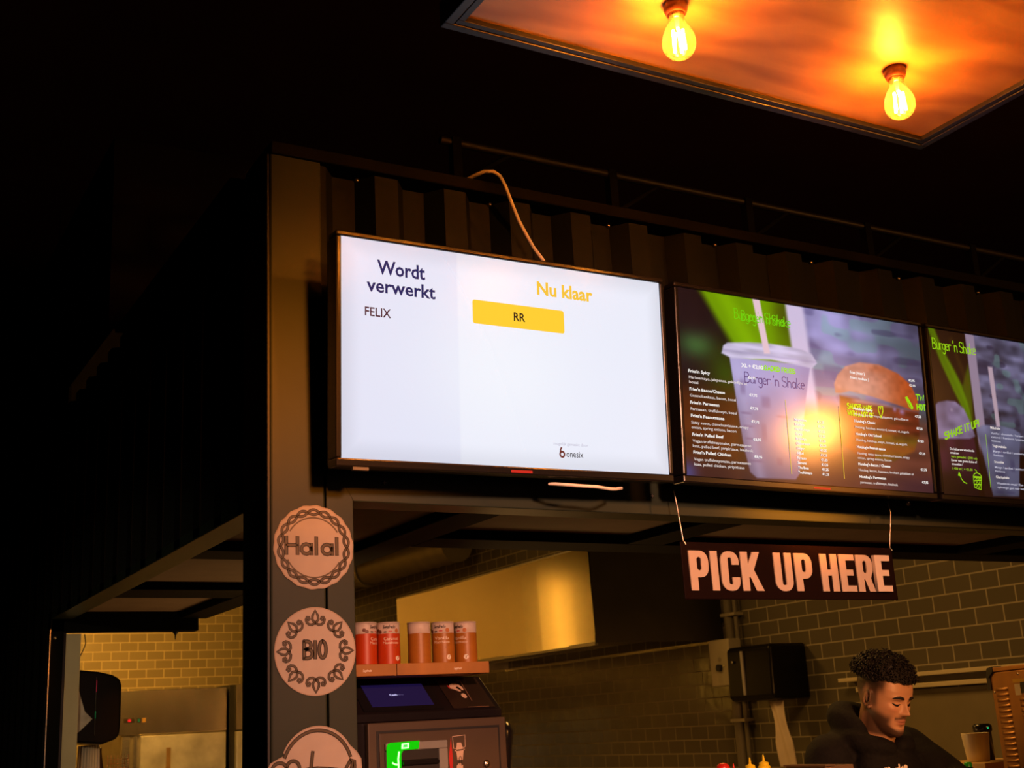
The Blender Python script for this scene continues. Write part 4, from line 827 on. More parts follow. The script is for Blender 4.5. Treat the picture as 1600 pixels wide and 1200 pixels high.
def tin(x, turn, lab, words, col, blank=False):
    r = empty('coffee_tin', (x, .826, 1.8005), (0, 0, turn), label=lab, cat='tin', group='coffee tins on the tray')
    W = lambda px, pz: ((TR+.0004)*math.sin(px/TR), -(TR+.0004)*math.cos(px/TR), pz)
    MB().lathe([(0, 0), (TR-.001, 0), (TR, .001), (TR, .013), (TR-.0005, .0131), (TR-.0005, .0999), (TR, .1000), (TR, .128), (TR-.001, .129), (TR-.001, .1295), (0, .1295)], n=40).build('tin_body', M_tw, r)
    MB().lathe([(TR, .0131), (TR, .1000)], n=40).build('label_band', col, r)
    MB().lathe([(TR+.0003, .1255), (TR+.0009, .126), (TR+.0009, .1285), (TR, .1300), (0, .1300)], n=40).build('lid', M_tw, r)
    q = MB(); fit_text(q, 'Segafredo', -.022, .012, .113, .0085, 0, .03, .25, fn=W)
    q.ribbon([(-.019, .1045), (-.013, .1045)], .003, fn=W); q.ribbon([(-.018, .068), (.016, .068)], .0025, fn=W); q.ribbon([(-.016, .063), (.010, .063)], .0015, fn=W); q.build('lettering', M_db, r)
    q = MB(); fit_text(q, words[0], -.020, .020, .083, .0085, 0, .0, fn=W); fit_text(q, words[1], -.022, .022, .0735, .0068, 0, .0, fn=W); q.disc(.018, .037, .0065, fn=W); q.build('lettering', M_logo, r)
    q = MB(); q.ribbon([(.017, .035), (.0205, .040)], .002, fn=W); q.build('seal_mark', M_db, r)
    q = MB(); q.ribbon([(-.006, .1055), (.002, .1055)], .0026, fn=W); q.build('red_flag_bar', M_red, r)
    q = MB(); q.disc(.016, .107, .0055, fn=W); q.build('coin_print', M_cut, r)
    q = MB()
    for bx_, bz in ((.004, .019), (.010, .014), (.018, .013), (.025, .014), (-.030, .105), (-.037, .109), (.046, .012)): q.disc(bx_, bz, .0052, rz=.0045, n=14, fn=W)
    q.build('bean_print', M_bean, r)
    q = MB()
    for k in range(14): q.ribbon([(.055-.012*(k % 3), .090-.0048*k), (.085+.004*(k % 2), .090-.0048*k)], .0011, fn=W)
    for k in range(10): q.ribbon([(-.080, .088-.0055*k), (-.052+.004*(k % 2), .088-.0055*k)], .0011, fn=W)
    q.build('small_print', mat('faint_print', (.30, .09, .03), .5), r)
    return r
tin(.536, .75, 'red and white coffee tin half hidden by the corner column', ('Caramel', 'Macchiato'), M_tr)
tin(.601, -.15, 'red and white coffee tin with its whole front showing, second from the column', ('Caramel', 'Macchiato'), M_tr)
tin(.690, 2.2, 'orange-brown and white coffee tin turned to its plain back, middle of the five', ('Vanilla', 'Macchiato'), M_to)
tin(.760, -.55, 'orange-brown coffee tin with lettering at its left side, second from the tray end', ('Vanilla', 'Macchiato'), M_to)
tin(.828, -1.05, 'orange-brown coffee tin at the free end of the tray', ('Vanilla', 'Macchiato'), M_to)

# cup stack and grinder beside the cash machine
cs = empty('cup_stack', (.945, .90, 1.10), label='dark coffee grinder with a stack of small cups beside the cash machine', cat='coffee gear')
q = MB()
for k in range(9): q.lathe([(.016, .50+.007*k), (.021, .508+.007*k), (.0205, .5085+.007*k), (.0155, .5005+.007*k)], (-.004, 0, 0), n=20)
q.build('cup', mat('salmon_paper', (.62, .28, .18), .6, var=.2, scale=60), cs)
MB().lathe([(0, 0), (.04, 0), (.035, .30), (.024, .44), (.030, .50), (.036, .54), (.024, .565), (0, .565)], (.030, .02, 0), n=24).build('grinder_body', M_gloss, cs)
MB().tube([(.01, -.03, .44), (.055, -.05, .425)], .006, 10).build('lever', M_steel, cs)

# ------------------------------------------------------------------ right tiled wall fittings
jb = empty('switch_box', (3.592, 3.08, 1.80), label='beige electric switch box with a black knob on the tiled wall', cat='switch box')
MB().box(0, .088, 0, .172, 0, .245).build('box', M_beige, jb, bevel=.008, seg=3)
MB().tube([(0, .085, .095), (-.018, .085, .095)], .019, 20).build('knob', M_black, jb); MB().tube([(-.001, .085, .14), (-.002, .085, .14)], .012, 16).build('dial_mark', mat('faint_dial', (.36, .30, .22), .5), jb); MB().tube([(-.001, .05, .105), (-.003, .05, .105)], .004, 10).build('indicator', M_steel, jb)
for i, (y, lb) in enumerate(((3.205, 'thick grey conduit pipe running down the tiled wall behind the switch box'), (3.145, 'thin grey conduit pipe beside the thick one on the tiled wall'))):
    r = empty('conduit_pipe', (3.717, y, 0), label=lb, cat='pipe', group='conduits on the side wall')
    rad = (.028, .013)[i]
    MB().tube([(0, 0, 0.2), (0, 0, 3.2)], rad, 14).build('pipe', M_cond, r)
    for z in (1.62, 2.18, 2.6): MB().box(-.032, .034, -rad-.012, rad+.006, z-.008, z+.008).build('clip', M_beige, r)
tag(MB().tube([(3.70, 3.16, 1.80), (3.69, 3.15, 1.755), (3.68, 3.10, 1.745), (3.69, 3.07, 1.775), (3.70, 3.07, 1.80)], .008, 10).build('grey_cable', M_cond), 'short grey cable loop below the switch box', 'cable')
bd = empty('towel_dispenser', (3.50, 2.66, 1.712), label='black glossy towel dispenser on the tiled wall, with paper hanging out', cat='dispenser')
q = MB(); q.prism([(0, .02), (.02, 0), (.248, 0), (.248, .275), (.03, .275), (.008, .262)], 0, .345); q.build('cover', M_disp, bd, bevel=.018, seg=4)
MB().box(-.004, .004, .205, .222, .03, .25).build('highlight_strip', mat('grey_stripe', (.28, .26, .28), .2), bd)
MB().lathe([(0, -.004), (.008, -.004), (.008, 0), (0, 0)], (.0, .29, .20), axis='x', n=14).build('lock', M_steel, bd)
pt = empty('paper_towel', (3.62, 2.72, 1.705), label='long strip of white paper towel hanging from the black dispenser on the tiled wall', cat='paper towel')
q = MB(); NZ = 24; NJ = 12
def P(kk, jj):
    t = kk/NZ; wdt = .115-.045*math.sin(PI*min(1, t*1.6))*.8; y = (jj/NJ-.5)*wdt+.01-.05*t
    return (-.05+.007*math.sin(jj*.7+t*3), y, -.32*t)
q.add([P(k, j) for k in range(NZ+1) for j in range(NJ+1)], [(k*(NJ+1)+j, k*(NJ+1)+j+1, (k+1)*(NJ+1)+j+1, (k+1)*(NJ+1)+j) for k in range(NZ) for j in range(NJ)], True)
o_ = q.build('sheet', mat('towel_paper', (.66, .52, .44), .85, var=.06), pt); sm = o_.modifiers.new('s', 'SOLIDIFY'); sm.thickness = .0015
ws = empty('wall_shelf', (3.75, 0, 0), label='stainless wall shelf with two rails behind the person', cat='shelf')
M_rail = mat('satin_aluminium', (.62, .52, .36), .45, metal=.2, var=.06)
MB().box(-.10, 0, .90, 2.36, 1.772, 1.790).build('upper_shelf', M_rail, ws, bevel=.002)
MB().box(-.07, 0, .98, 2.28, 1.722, 1.742).build('lower_rail', M_rail, ws, bevel=.002)
MB().box(-.012, 0, .95, 2.30, 1.742, 1.772).build('back_strip', M_dsteel, ws)
sp_ = empty('splash_panel', (3.735, 0, 0), label='flat grey-brown steel splash panel on the wall below the shelf', cat='panel')
MB().box(0, .014, .60, 2.26, .90, 1.715).build('sheet', mat('splash_sheet', (.23, .185, .115), .45, metal=.25, var=.06), sp_); MB().box(-.006, 0, .60, 2.26, 1.697, 1.715).build('top_fold', M_dsteel, sp_)

# ------------------------------------------------------------------ condiments on the counter
M_mus = mat('mustard_plastic', (.85, .66, .02), .35, var=.04); M_ket = mat('ketchup_plastic', (.62, .02, .012), .35, var=.04)
def squeeze(name, x, y, z, mm, label, grp, nozzle=True):
    r = empty(name, (x, y, z), label=label, cat='bottle', group=grp)
    MB().lathe([(0, 0), (.030, 0), (.033, .006), (.033, .13), (.031, .142), (.028, .148), (0, .148)], n=28).build('bottle_body', mm, r)
    MB().lathe([(.0285, .148), (.0285, .172), (.0245, .1745), (.022, .177), (.0215, .187), (.013, .1895), (.0065, .192), (.0050, .205), (.0030, .217), (0, .217)] if nozzle else [(.0285, .148), (.0285, .196), (.026, .205), (.020, .211), (.010, .216), (0, .217)], n=28).build('nozzle_cap', mm, r)
    return r
cbx = empty('condiment_tray', (1.30, .345, 1.32), label='low wooden tray of sauce bottles below the bottom edge', cat='tray')
MB().box(0, .225, 0, .11, 0, .085).build('base', M_wood, cbx, bevel=.003)
for nm, x, zt, sc3, mm, lb, gp in (('mustard_bottle', 1.4125, 1.5415, .57, M_mus, 'yellow squeeze bottle tip at the bottom edge, left one of two', 'yellow squeeze bottles'), ('mustard_bottle', 1.4585, 1.5465, .57, M_mus, 'yellow squeeze bottle tip at the bottom edge, right one of two', 'yellow squeeze bottles'),
        ('ketchup_bottle', 1.3580, 1.530, .45, M_ket, 'second red squeeze bottle nozzle, between the other red one and the yellow bottles', 'red squeeze bottles'), ('ketchup_bottle', 1.3240, 1.5345, .60, M_ket, 'red squeeze bottle top at the bottom edge, beside the yellow ones', 'red squeeze bottles')):
    b = squeeze(nm, x, .40, 1.4055, mm, lb, gp, nm[0] == 'm' or sc3 < .5); b.scale = (sc3, sc3, (zt-1.4055)/.217)
bxo = empty('cardboard_box', (1.575, .30, 1.32), label='low brown cardboard box edge at the bottom, below the hanging paper towel', cat='box')
M_card = mat('cardboard', (.16, .095, .035), .8, var=.1)
MB().box(0, .098, 0, .15, 0, .190).build('carton', M_card, bxo, bevel=.002); MB().box(-.004, .03, -.004, .154, .190, .194).build('flap', M_card, bxo)

# ------------------------------------------------------------------ right edge: tumbler, dark canister, block, louvred machine
bk = empty('wooden_block', (2.50, .58, 1.40), label='pale wooden stand under the tumbler at lower right', cat='stand')
MB().box(0, .27, .0, .22, 0, .064).build('board', mat('pale_wood', (.62, .40, .16), .5, var=.15, scale=10, stretch=(.2, 1, 1)), bk, bevel=.003)
tb = empty('tumbler', (2.572, .665, 1.464), label='frosted white plastic tumbler beside the louvred machine', cat='cup')
MB().lathe([(0, 0), (.032, 0), (.034, .003), (.043, .086), (.0435, .088), (.042, .088), (.0405, .084), (.031, .006), (0, .006)], n=36).build('cup_wall', mat('frosted_plastic', (.85, .75, .55), .3, var=.05), tb)
bc_ = empty('dark_canister', (2.652, .70, 1.464), label='black canister with a small green light behind the tumbler', cat='canister')
MB().lathe([(0, 0), (.026, 0), (.026, .088), (.030, .092), (.030, .108), (.024, .114), (0, .114)], n=28).build('canister_body', M_gloss, bc_); MB().box(-.012, -.006, -.031, -.029, .098, .103).build('green_lamp', lum('green_spot', srgb(30, 200, 120), 1), bc_)
sb = empty('green_bottle', (2.445, .60, 1.40), label='dark bottle with a green cap at the bottom edge by the sleeve', cat='bottle')
MB().lathe([(0, 0), (.02, 0), (.02, .045), (.012, .055), (0, .055)], n=20).build('bottle_body', M_gloss, sb); MB().lathe([(.012, .050), (.012, .066), (.009, .070), (0, .070)], n=20).build('cap', mat('green_cap', (.02, .40, .05), .3), sb)
M_litsteel = mat('orange_lit_steel', (.55, .27, .10), .30, metal=.85, var=.12, scale=12)  # orange light mixed into the steel's base colour
lm = empty('louvred_machine', (2.424, .45, 1.32), (0, 0, math.radians(-113.6)), label='steel machine, its colour tinted by orange light, with louvred side vents at the right edge', cat='machine')
MB().box(0, .33, 0, .30, 0, .412).build('housing', M_litsteel, lm, bevel=.004)
MB().box(.03, .334, -.004, .304, .412, .425).build('top_plate', M_litsteel, lm, bevel=.002)
MB().prism([(-.012, .36), (.0, .36), (.0, .395), (.03, .413), (.03, .428), (-.002, .424), (-.012, .408)], -.006, .026).build('corner_guard', M_black, lm)
for cx0 in (.026, .160):
    if True:
        for k in range(16):
            z = .365-.0157*k; dz_ = .0; q = MB(); nseg = 10; V = []
            if cx0 > .1 and k < 2: continue
            for i in range(nseg+1):
                t = i/nseg; b_ = math.sin(PI*t)**.5*.0075
                x = cx0+.075*t
                V += [(x, -.0005, z), (x, -.0005-b_, z-.0055), (x, -.0005-b_*.6, z-.0095), (x, -.0005, z-.0105)]
            F = [(4*i+j, 4*i+4+j, 4*i+5+j, 4*i+1+j) for i in range(nseg) for j in range(3)]
            q.add(V, F, True).build('louvre', M_litsteel, lm)
MB().box(.145, .178, -.0025, -.0005, .340, .372).build('warning_label', mat('white_label', (.75, .62, .5), .5), lm); MB().box(.180, .24, -.0025, -.0005, .345, .376).build('rating_plate', M_black, lm); MB().box(.138, .24, -.0022, -.0005, .376, .386).build('yellow_label', mat('yellow_label', (.7, .42, .05), .5), lm)
MB().box(.150, .20, -.0025, -.0005, .065, .10).build('rating_plate', M_black, lm)
MB().lathe([(0, -.003), (.004, -.003), (.004, 0), (0, 0)], (.175, 0, .40), axis='y', n=12).lathe([(0, -.003), (.003, -.003), (.003, 0), (0, 0)], (.018, 0, .352), axis='y', n=12).lathe([(0, -.003), (.003, -.003), (.003, 0), (0, 0)], (.03, 0, .12), axis='y', n=12).build('screw', M_steel, lm)

# ------------------------------------------------------------------ person behind the counter
from mathutils.bvhtree import BVHTree
M_hair = mat('dark_curly_hair', (.008, .005, .004), .6, var=.3, scale=60, spec=.3)
M_hood_ = mat('black_cotton', (.006, .005, .005), .85, var=.25, scale=120, bump=.2, spec=.2)
M_trs = mat('dark_trousers', (.012, .012, .016), .8)
HC = Vector((2.096, .565, 1.674))
HM = Matrix.Translation(HC) @ Matrix.Rotation(math.radians(4), 4, 'Z') @ Matrix.Rotation(math.radians(19), 4, 'X') @ Matrix.Rotation(math.radians(2), 4, 'Y') @ Matrix.Scale(.88, 4)
person = empty('person', (2.09, .80, 0), label='young man with dark curly hair in a black hoodie, looking down, leaning over the counter', cat='person')
PM = person.matrix_basis.inverted() if False else Matrix.Translation(-Vector((2.09, .80, 0)))
lev = [(-.1165, .006, .060, -.030), (-.113, .020, .072, -.012), (-.104, .034, .0785, .004), (-.092, .043, .079, .018), (-.078, .051, .0775, .032), (-.060, .058, .078, .048), (-.042, .064, .0785, .064), (-.022, .0685, .0785, .086), (0, .071, .0775, .100),
       (.018, .0735, .081, .108), (.04, .0750, .080, .112), (.062, .0725, .074, .108), (.084, .063, .060, .092), (.102, .044, .038, .058), (.112, .022, .016, .030), (.1155, .004, .002, .006)]
lz = np.array([l[0] for l in lev])
def head_point(a, z):
    wd, fr, bk = (np.interp(z, lz, [l[k] for l in lev]) for k in (1, 2, 3))
    c, s = math.cos(a), math.sin(a); e = 2/2.35
    x = wd*math.copysign(abs(c)**e, c)
    fm = max(0, -s)
    y = (-(fr) if s < 0 else bk)*abs(s)**e
    g = lambda cx, cz, sx, sz: math.exp(-((x-cx)/sx)**2-((z-cz)/sz)**2)
    if s < 0:
        d = 0
        nz = np.interp(z, [-.044, -.037, -.029, -.020, -.006, .010, .020], [0, .014, .0300, .0245, .0160, .0080, .0])
        nw = np.interp(z, [-.04, -.03, -.015, .015], [.0125, .0115, .0078, .0062])
        d += nz*math.exp(-(abs(x)/nw)**2.2)
        for sg in (-1, 1):
            d += .0065*g(sg*.0135, -.031, .0058, .0065)          # wings of the nose
            d -= .0105*g(sg*.031, .0015, .0155, .0105)           # eye sockets
            d += .0060*g(sg*.031, -.0005, .0115, .0065)          # lids over the eyeballs
            d += .0048*g(sg*.030, .0185, .020, .0065)            # brow ridge
            d += .0040*g(sg*.046, -.018, .018, .013)             # cheek bones
            d -= .0035*g(sg*.038, -.052, .015, .018)             # hollow cheeks
        d += .0062*g(0, -.0545, .0185, .0042)+.0070*g(0, -.0645, .0165, .0050)   # lips
        d -= .0040*g(0, -.0592, .021, .0016)
        d -= .0042*g(0, -.0735, .016, .0048)
        d += .0075*g(0, -.093, .020, .013)
        d -= .0020*g(0, -.047, .004, .006)
        y -= d*min(1, fm*1.6)
    return (x, y, z)
NA, NZ2 = 150, 130
hv = []; zsl = [-.1165+.232*(.5-.5*math.cos(PI*i/(NZ2-1)))*.35+.232*(i/(NZ2-1))*.65 for i in range(NZ2)]
for z in zsl: hv += [head_point(2*PI*k/NA, z) for k in range(NA)]
hfc = [(i*NA+k, i*NA+(k+1) % NA, (i+1)*NA+(k+1) % NA, (i+1)*NA+k) for i in range(NZ2-1) for k in range(NA)]
hfc += [tuple(range(NA-1, -1, -1)), tuple(range((NZ2-1)*NA, NZ2*NA))]
bvh = BVHTree.FromPolygons(hv, hfc)
def face_y(x, z, off=0.0):
    h = bvh.ray_cast(Vector((x, -.3, z)), Vector((0, 1, 0))); return (h[0].y if h[0] else 0)-off
bd_ = MB(); tw = lambda p: tuple(PM @ (HM @ Vector(p)))
bd_.add([tw(p) for p in hv], hfc, True)
for sg in (-1, 1):      # ears
    e = MB(); n = 18
    rim = [(sg*(.0735+.010*math.sin(t*.5)), .014+.0155*math.cos(t)-.004*math.sin(t), -.006+.029*math.sin(t)) for t in [math.radians(-100+310*i/n) for i in range(n+1)]]
    e.tube(rim, [.0030+.0016*math.sin(PI*i/n) for i in range(n+1)], 8)
    e.tube([(sg*.071, .012, .012), (sg*.074, .017, .000), (sg*.073, .012, -.018)], [.008, .0085, .006], 8); e.tube([(sg*.073, .003, -.026), (sg*.0755, .006, -.034), (sg*.073, .008, -.038)], [.005, .0065, .003], 8)
    bd_.v, bd_.f, bd_.sm = bd_.v, bd_.f, bd_.sm
    bd_.add([tw(p) for p in e.v], e.f, True)
def limb(mb, pts, rs, n=18, sub=4, flat=None):
    """smooth tapered limb with round ends through the joints"""
    P = [Vector(p) for p in pts]; Q = []; R = []
    for i in range(len(P)-1):
        p0, p1, p2, p3 = P[max(i-1, 0)], P[i], P[i+1], P[min(i+2, len(P)-1)]
        for k in range(sub):
            t = k/sub; Q.append(.5*((2*p1)+(-p0+p2)*t+(2*p0-5*p1+4*p2-p3)*t*t+(-p0+3*p1-3*p2+p3)*t**3)); R.append(rs[i]*(1-t)+rs[i+1]*t)
    Q.append(P[-1]); R.append(rs[-1])
    d0 = (Q[0]-Q[1]).normalized(); d1 = (Q[-1]-Q[-2]).normalized()
    Q = [Q[0]+d0*R[0]*f for f in (.95, .75, .4)]+Q+[Q[-1]+d1*R[-1]*f for f in (.4, .75, .95)]
    R = [R[0]*f for f in (.25, .66, .91)]+R+[R[-1]*f for f in (.91, .66, .25)]
    mb.tube([tuple(PM @ q) for q in Q], R, n); return mb
V = Vector
neck_t = HM @ V((0, .022, -.055)); neck_b = V((2.105, .645, 1.525)); chest = V((2.11, .715, 1.36)); waist = V((2.09, .78, 1.10)); pelvis = V((2.08, .81, .95))
shR, shL = V((1.975, .695, 1.510)), V((2.265, .680, 1.525))
elR, elL = V((1.86, .64, 1.26)), V((2.310, .550, 1.425))
wrR, wrL = V((1.97, .44, 1.362)), V((2.255, .37, 1.358))
limb(bd_, [HM @ V((0, .02, -.02)), neck_t, (neck_t+neck_b)/2, neck_b, neck_b+V((0, .02, -.08))], [.050, .053, .055, .062, .09], 24)
def torso(mb, k):
    rings = []; n = 28
    for c, rx, ry in ((V((2.08, .81, .86)), .13, .10), (pelvis, .165, .115), (waist, .150, .105), (V((2.10, .745, 1.24)), .160, .115), (chest, .172, .118), (V((2.108, .695, 1.46)), .150, .100), (V((2.108, .67, 1.515)), .10, .075), (V((2.108, .665, 1.54)), .05, .045)):
        rings.append([tuple(PM @ (c+V((rx*k*math.cos(2*PI*j/n), ry*k*math.sin(2*PI*j/n), 0)))) for j in range(n)])
    v = sum(rings, []); f = [(i*n+j, i*n+(j+1) % n, (i+1)*n+(j+1) % n, (i+1)*n+j) for i in range(len(rings)-1) for j in range(n)]
    f += [tuple(range(n-1, -1, -1)), tuple(range((len(rings)-1)*n, len(rings)*n))]; mb.add(v, f, True)
torso(bd_, .9)
for a, b, c in ((shR, elR, wrR), (shL, elL, wrL)): limb(bd_, [a, (a+b)/2, b, (b+c)/2, c], [.050, .044, .037, .034, .024])
def hand3(mb, w_, aim, side):
    d = (aim-w_).normalized(); s = V((0, 0, 1)).cross(d).normalized()*side; u = d.cross(s)*side; u = u if u.z > 0 else -u
    limb(mb, [w_, w_+d*.045, w_+d*.085], [.024, .031, .026], 14)
    limb(mb, [w_+d*.05+s*.018, w_+d*.08+s*.020], [.016, .014], 10); limb(mb, [w_+d*.05-s*.018, w_+d*.08-s*.022], [.016, .014], 10)
    for k, (off, ln) in enumerate(((-.030, .060), (-.010, .074), (.010, .078), (.029, .068))):
        b0 = w_+d*.086+s*off; limb(mb, [b0, b0+d*ln*.45+u*.006, b0+d*ln*.8-u*.004, b0+d*ln-u*.014], [.0088, .0085, .0078, .0068], 10)
    t0 = w_+d*.030+s*.026; limb(mb, [t0, t0+d*.025+s*.022, t0+d*.052+s*.028-u*.006], [.0115, .0100, .0085], 10)
hand3(bd_, wrR, wrR+V((.75, -.62, -.10)), 1); hand3(bd_, wrL, wrL+V((-.45, -1, -.08)), -1)
for sg in (-1, 1):
    hp = V((2.08+sg*.085, .81, .92)); kn = V((2.08+sg*.10, .79, .50)); an = V((2.08+sg*.105, .83, .09))
    limb(bd_, [hp, (hp+kn)/2, kn, kn+V((0, .03, -.16)), an], [.082, .070, .052, .050, .036]); limb(bd_, [an+V((0, .02, -.045)), an+V((0, -.10, -.05)), an+V((0, -.16, -.06))], [.036, .036, .026])
def remeshed(mb, name, m, vox, parent, smooth=2):
    o = mb.build(name, None, parent); r = o.modifiers.new('r', 'REMESH'); r.mode = 'VOXEL'; r.voxel_size = vox; r.use_smooth_shade = True
    if smooth: s_ = o.modifiers.new('s', 'SMOOTH'); s_.factor = .5; s_.iterations = smooth
    dg = bpy.context.evaluated_depsgraph_get(); me = bpy.data.meshes.new_from_object(o.evaluated_get(dg)); o.modifiers.clear(); o.data = me; me.materials.clear(); me.materials.append(m)
    me.polygons.foreach_set('use_smooth', [True]*len(me.polygons)); return o
ms_ = bpy.data.materials.new('skin'); ms_.use_nodes = True; nt = ms_.node_tree; b = nt.nodes['Principled BSDF']; at = nt.nodes.new('ShaderNodeAttribute'); at.attribute_name = 'Col'
nz_ = nt.nodes.new('ShaderNodeTexNoise'); nz_.inputs['Scale'].default_value = 900; bp_ = nt.nodes.new('ShaderNodeBump'); bp_.inputs['Strength'].default_value = .12; bp_.inputs['Distance'].default_value = .002
tcs = nt.nodes.new('ShaderNodeTexCoord'); nt.links.new(tcs.outputs['Object'], nz_.inputs['Vector']); nt.links.new(nz_.outputs['Fac'], bp_.inputs['Height']); nt.links.new(bp_.outputs[0], b.inputs['Normal'])
nt.links.new(at.outputs['Color'], b.inputs['Base Color']); b.inputs['Roughness'].default_value = .45; b.inputs['Subsurface Weight'].default_value = .08; b.inputs['Subsurface Radius'].default_value = (.01, .004, .002)
body_o = remeshed(bd_, 'body', ms_, .0029, person, 1)
me = body_o.data; n = len(me.vertices); co = np.empty(n*3); me.vertices.foreach_get('co', co); co = co.reshape(-1, 3)
inv = np.array((HM.inverted() @ PM.inverted())); lc = (np.c_[co, np.ones(n)] @ inv.T)[:, :3]; x, y, z = np.abs(lc[:, 0]), lc[:, 1], lc[:, 2]
skin = np.array((.50, .265, .150)); dark = np.array((.060, .032, .022)); lipc = np.array((.40, .135, .095)); hairc = np.array((.022, .013, .010))
col = np.tile(skin, (n, 1)); head = ((z > -.13) & (y < .12) & (x < .1) & (y > -.13))
def mixc(m, c): global col; col = col*(1-m[:, None])+c*m[:, None]
front = sst(-.060, -.072, y)
mixc(head*.35*np.exp(-((x-.04)/.02)**2-((z+.02)/.018)**2), np.array((.52, .20, .12)))
jaw = head*sst(-.030, -.062, z-.30*np.clip(y+.05, 0, .1))*sst(.05, .015, y)*sst(-.130, -.112, z)
cheekcut = sst(.030, .046, x+.6*np.clip(-.072-z, 0, .03))
mixc(np.clip(jaw*np.clip(cheekcut+sst(-.078, -.092, z), 0, 1), 0, 1)*.95, dark)
mixc(head*sst(-.030, -.010, y)*sst(-.045, -.01, z)*sst(.030, .008, y)*.85*sst(.050, .064, x), dark)      # sideburn
mixc(head*front*np.exp(-((z+.0468+.12*x)/.0052)**2)*(x < .030)*.95, dark)      # moustache
mixc(head*front*np.exp(-((z+.0735)/.0035)**2-(x/.008)**2)*.7, dark)
mixc(head*front*np.exp(-(x/.021)**4)*np.clip(np.exp(-((z+.0550)/.0040)**2)+np.exp(-((z+.0640)/.0048)**2), 0, 1)*.85, lipc)
mixc(head*front*np.exp(-(x/.022)**4-((z+.0592)/.0014)**2)*.85, np.array((.10, .03, .025)))
mixc(head*np.exp(-((x-.009)/.0035)**2-((z+.0385)/.0028)**2)*front, np.array((.08, .03, .02)))
mixc(head*np.clip(sst(.008, .050, z)*sst(-.052, -.030, y)*(x < .0785)+sst(-.045, .03, z)*sst(.030, .055, y)+sst(.060, .068, z-.25*np.clip(x-.02, 0, 1)), 0, 1)*.9, hairc)
mixc(head*front*np.exp(-((x-.031)/.016)**4-((z-.0135)/.006)**2)*.25, np.array((.22, .10, .06)))
ca = me.color_attributes.new('Col', 'FLOAT_COLOR', 'POINT'); ca.data.foreach_set('color', np.c_[col, np.ones(n)].astype(np.float32).ravel())
# brows, lashes, eyes
for sg in (-1, 1):
    q = MB(); pts = [(sg*(.0125+.0375*t), .0180+.0062*math.sin(PI*t*.75)-.006*t*t) for t in [i/8 for i in range(9)]]
    q.tube([tw((a, face_y(a, c, -.0006), c)) for a, c in pts], [.0022, .0042, .0046, .0046, .0043, .0039, .0033, .0025, .0012], 8); q.build('eyebrow', M_hair, person)
    q = MB(); pts = [(sg*(.0170+.0285*t), -.0010-.0058*math.sin(PI*t)+.0020*t) for t in [i/8 for i in range(9)]]
    q.tube([tw((a, face_y(a, c, .0002), c)) for a, c in pts], [.0010, .0020, .0027, .0031, .0032, .0031, .0027, .0020, .0010], 8); q.build('eyelashes', M_hair, person)
    q = MB(); pts = [(sg*(.0180+.0275*t), .0070+.0032*math.sin(PI*t)) for t in [i/8 for i in range(9)]]
    q.tube([tw((a, face_y(a, c, -.0004), c)) for a, c in pts], .0008, 6); q.build('eyelid_crease', mat('lid_shadow_skin', (.20, .085, .05), .6), person)
# hair: lumpy cap with many curls
q = MB(); rx, ry, rz, ctr = .0800, .106, .073, V((0, .024, .068))
def hair_r(d):
    return 1+.10*noise.noise(d*3.6)+.07*noise.noise(d*9.0)
nn, mm = 64, 32; hv2 = []
for i in range(mm+1):
    th = (PI*.60)*i/mm
    for k in range(nn):
        a = 2*PI*k/nn; th = (PI*(.60-.10*max(0, -math.sin(a))))*i/mm; d = V((math.sin(th)*math.cos(a), math.sin(th)*math.sin(a), math.cos(th))); r_ = hair_r(d)*(1 if th < PI*.48 else 1-.10*(th/PI-.48)/.12)
        hv2.append(tw(ctr+V((d.x*rx*r_, d.y*ry*r_*(1 if d.y > 0 else .93), d.z*rz*r_))))
q.add(hv2, [(i*nn+k, i*nn+(k+1) % nn, (i+1)*nn+(k+1) % nn, (i+1)*nn+k) for i in range(mm) for k in range(nn)], True)
rnd = random.Random(5)
for c in range(1150):
    z_ = 1-rnd.random()*1.12; a = rnd.random()*2*PI; s_ = math.sqrt(max(0, 1-z_*z_)); d = V((s_*math.cos(a), s_*math.sin(a), z_))
    if z_ < -.05 and d.y > -.2 and abs(d.x) > .35: continue
    if z_ < .0+.12*rnd.random() and d.y < -.35: continue
    base = ctr+V((d.x*rx, d.y*ry*(1 if d.y > 0 else .93), d.z*rz))*hair_r(d)*.99; nrm = V((d.x/rx, d.y/ry, d.z/rz)).normalized(); t1 = nrm.orthogonal().normalized(); t1.rotate(Matrix.Rotation(rnd.random()*6.3, 3, nrm)); t2 = nrm.cross(t1)
    R_ = .0045+.0055*rnd.random(); tn = 1.1+rnd.random()*.9; lift = .004+.017*rnd.random(); m_ = 9
    q.tube([tw(base+(t1*math.cos(2*PI*tn*i/m_)+t2*math.sin(2*PI*tn*i/m_))*R_*(1-.3*i/m_)+nrm*(lift*i/m_)) for i in range(m_+1)], [.0019]*m_+[.0007], 4, cap=False)
q.build('hair', M_hair, person)
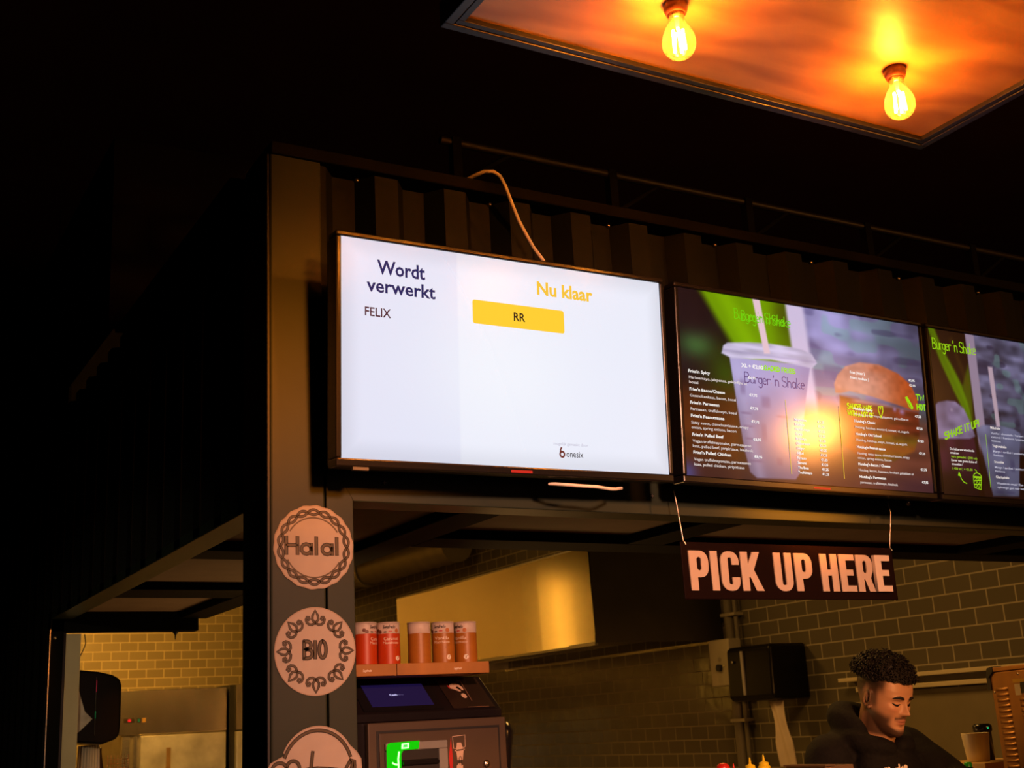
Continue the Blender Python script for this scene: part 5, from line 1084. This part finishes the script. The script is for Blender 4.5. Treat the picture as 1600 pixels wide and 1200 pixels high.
# hoodie
hd_ = MB(); torso(hd_, 1.06)
for a, b, c in ((shR, elR, wrR), (shL, elL, wrL)): limb(hd_, [a+V((0, .01, 0)), (a+b)/2, b, (b*.4+c*.6), c+(b-c)*.08], [.074, .068, .060, .052, .042])
limb(hd_, [shR+V((.02, .02, -.02)), V((2.03, .70, 1.53)), V((2.105, .71, 1.545)), V((2.18, .695, 1.535)), shL+V((-.02, .02, -.02))], [.075, .070, .068, .068, .074])
ringp = [V((2.105+.088*math.sin(t), .640+.080*math.cos(t-PI)*-1.0*-1.0, 1.530+.065*(1+math.cos(t-PI))*.5)) for t in [math.radians(-165+330*i/20)+PI for i in range(21)]]
limb(hd_, ringp, [.020]+[.032]*19+[.020], 14, 2)
limb(hd_, [V((2.04, .60, 1.475)), V((2.105, .590, 1.470)), V((2.17, .595, 1.475))], [.05, .055, .05])
limb(hd_, [V((2.06, .605, 1.44)), V((2.105, .600, 1.36)), V((2.105, .60, 1.30))], [.07, .08, .06])
limb(hd_, [V((2.035, .630, 1.585)), V((2.045, .705, 1.620)), V((2.11, .745, 1.625)), V((2.175, .715, 1.605)), V((2.195, .64, 1.565))], [.030, .044, .050, .044, .030], 16)
hoodie = remeshed(hd_, 'hoodie', M_hood_, .0075, person, 4)
me = hoodie.data; vs = me.vertices; nr = [v.normal.copy() for v in vs]
for v, nn_ in zip(vs, nr):
    p = v.co; f_ = noise.noise(V((p.x*9, p.y*9, p.z*16)))*.006+noise.noise(V((p.x*24, p.y*24, p.z*34)))*.0028; v.co = p+nn_*f_
tp_ = MB()
for sg in (-1, 1):
    hp = V((2.08+sg*.085, .81, .92)); kn = V((2.08+sg*.10, .79, .50)); an = V((2.08+sg*.105, .83, .10)); limb(tp_, [hp+V((0, 0, .06)), (hp+kn)/2, kn, kn+V((0, .03, -.16)), an], [.096, .086, .070, .066, .058])
remeshed(tp_, 'trousers', M_trs, .012, person, 3)
for sg in (-1, 1):
    an = V((2.08+sg*.105, .83, .09)); q = MB(); limb(q, [an+V((0, .02, -.040)), an+V((0, -.10, -.045)), an+V((0, -.17, -.055))], [.046, .044, .032]); q.build('shoe', M_black, person)
# drawstrings and white print on the chest
q = MB(); q.tube([tuple(PM @ V(p)) for p in ((2.065, .570, 1.535), (2.068, .585, 1.50), (2.072, .600, 1.455))], .0028, 8); q.build('drawstring', M_black, person)
hb = BVHTree.FromPolygons([tuple(v.co) for v in me.vertices], [tuple(p.vertices) for p in me.polygons])
def chest_pt(x, z):
    h = hb.ray_cast(Vector((x-2.09, -1.2, z)), Vector((0, 1, 0))); return (x-2.09, (h[0].y if h[0] else -.1)-.0025, z)
q = MB(); hand(q, 'Shake', 2.03, 2.115, 1.452, .022, .0055, 0, slope=.18, fn=lambda x, z: chest_pt(x, z)); q.build('print', M_logo, person)
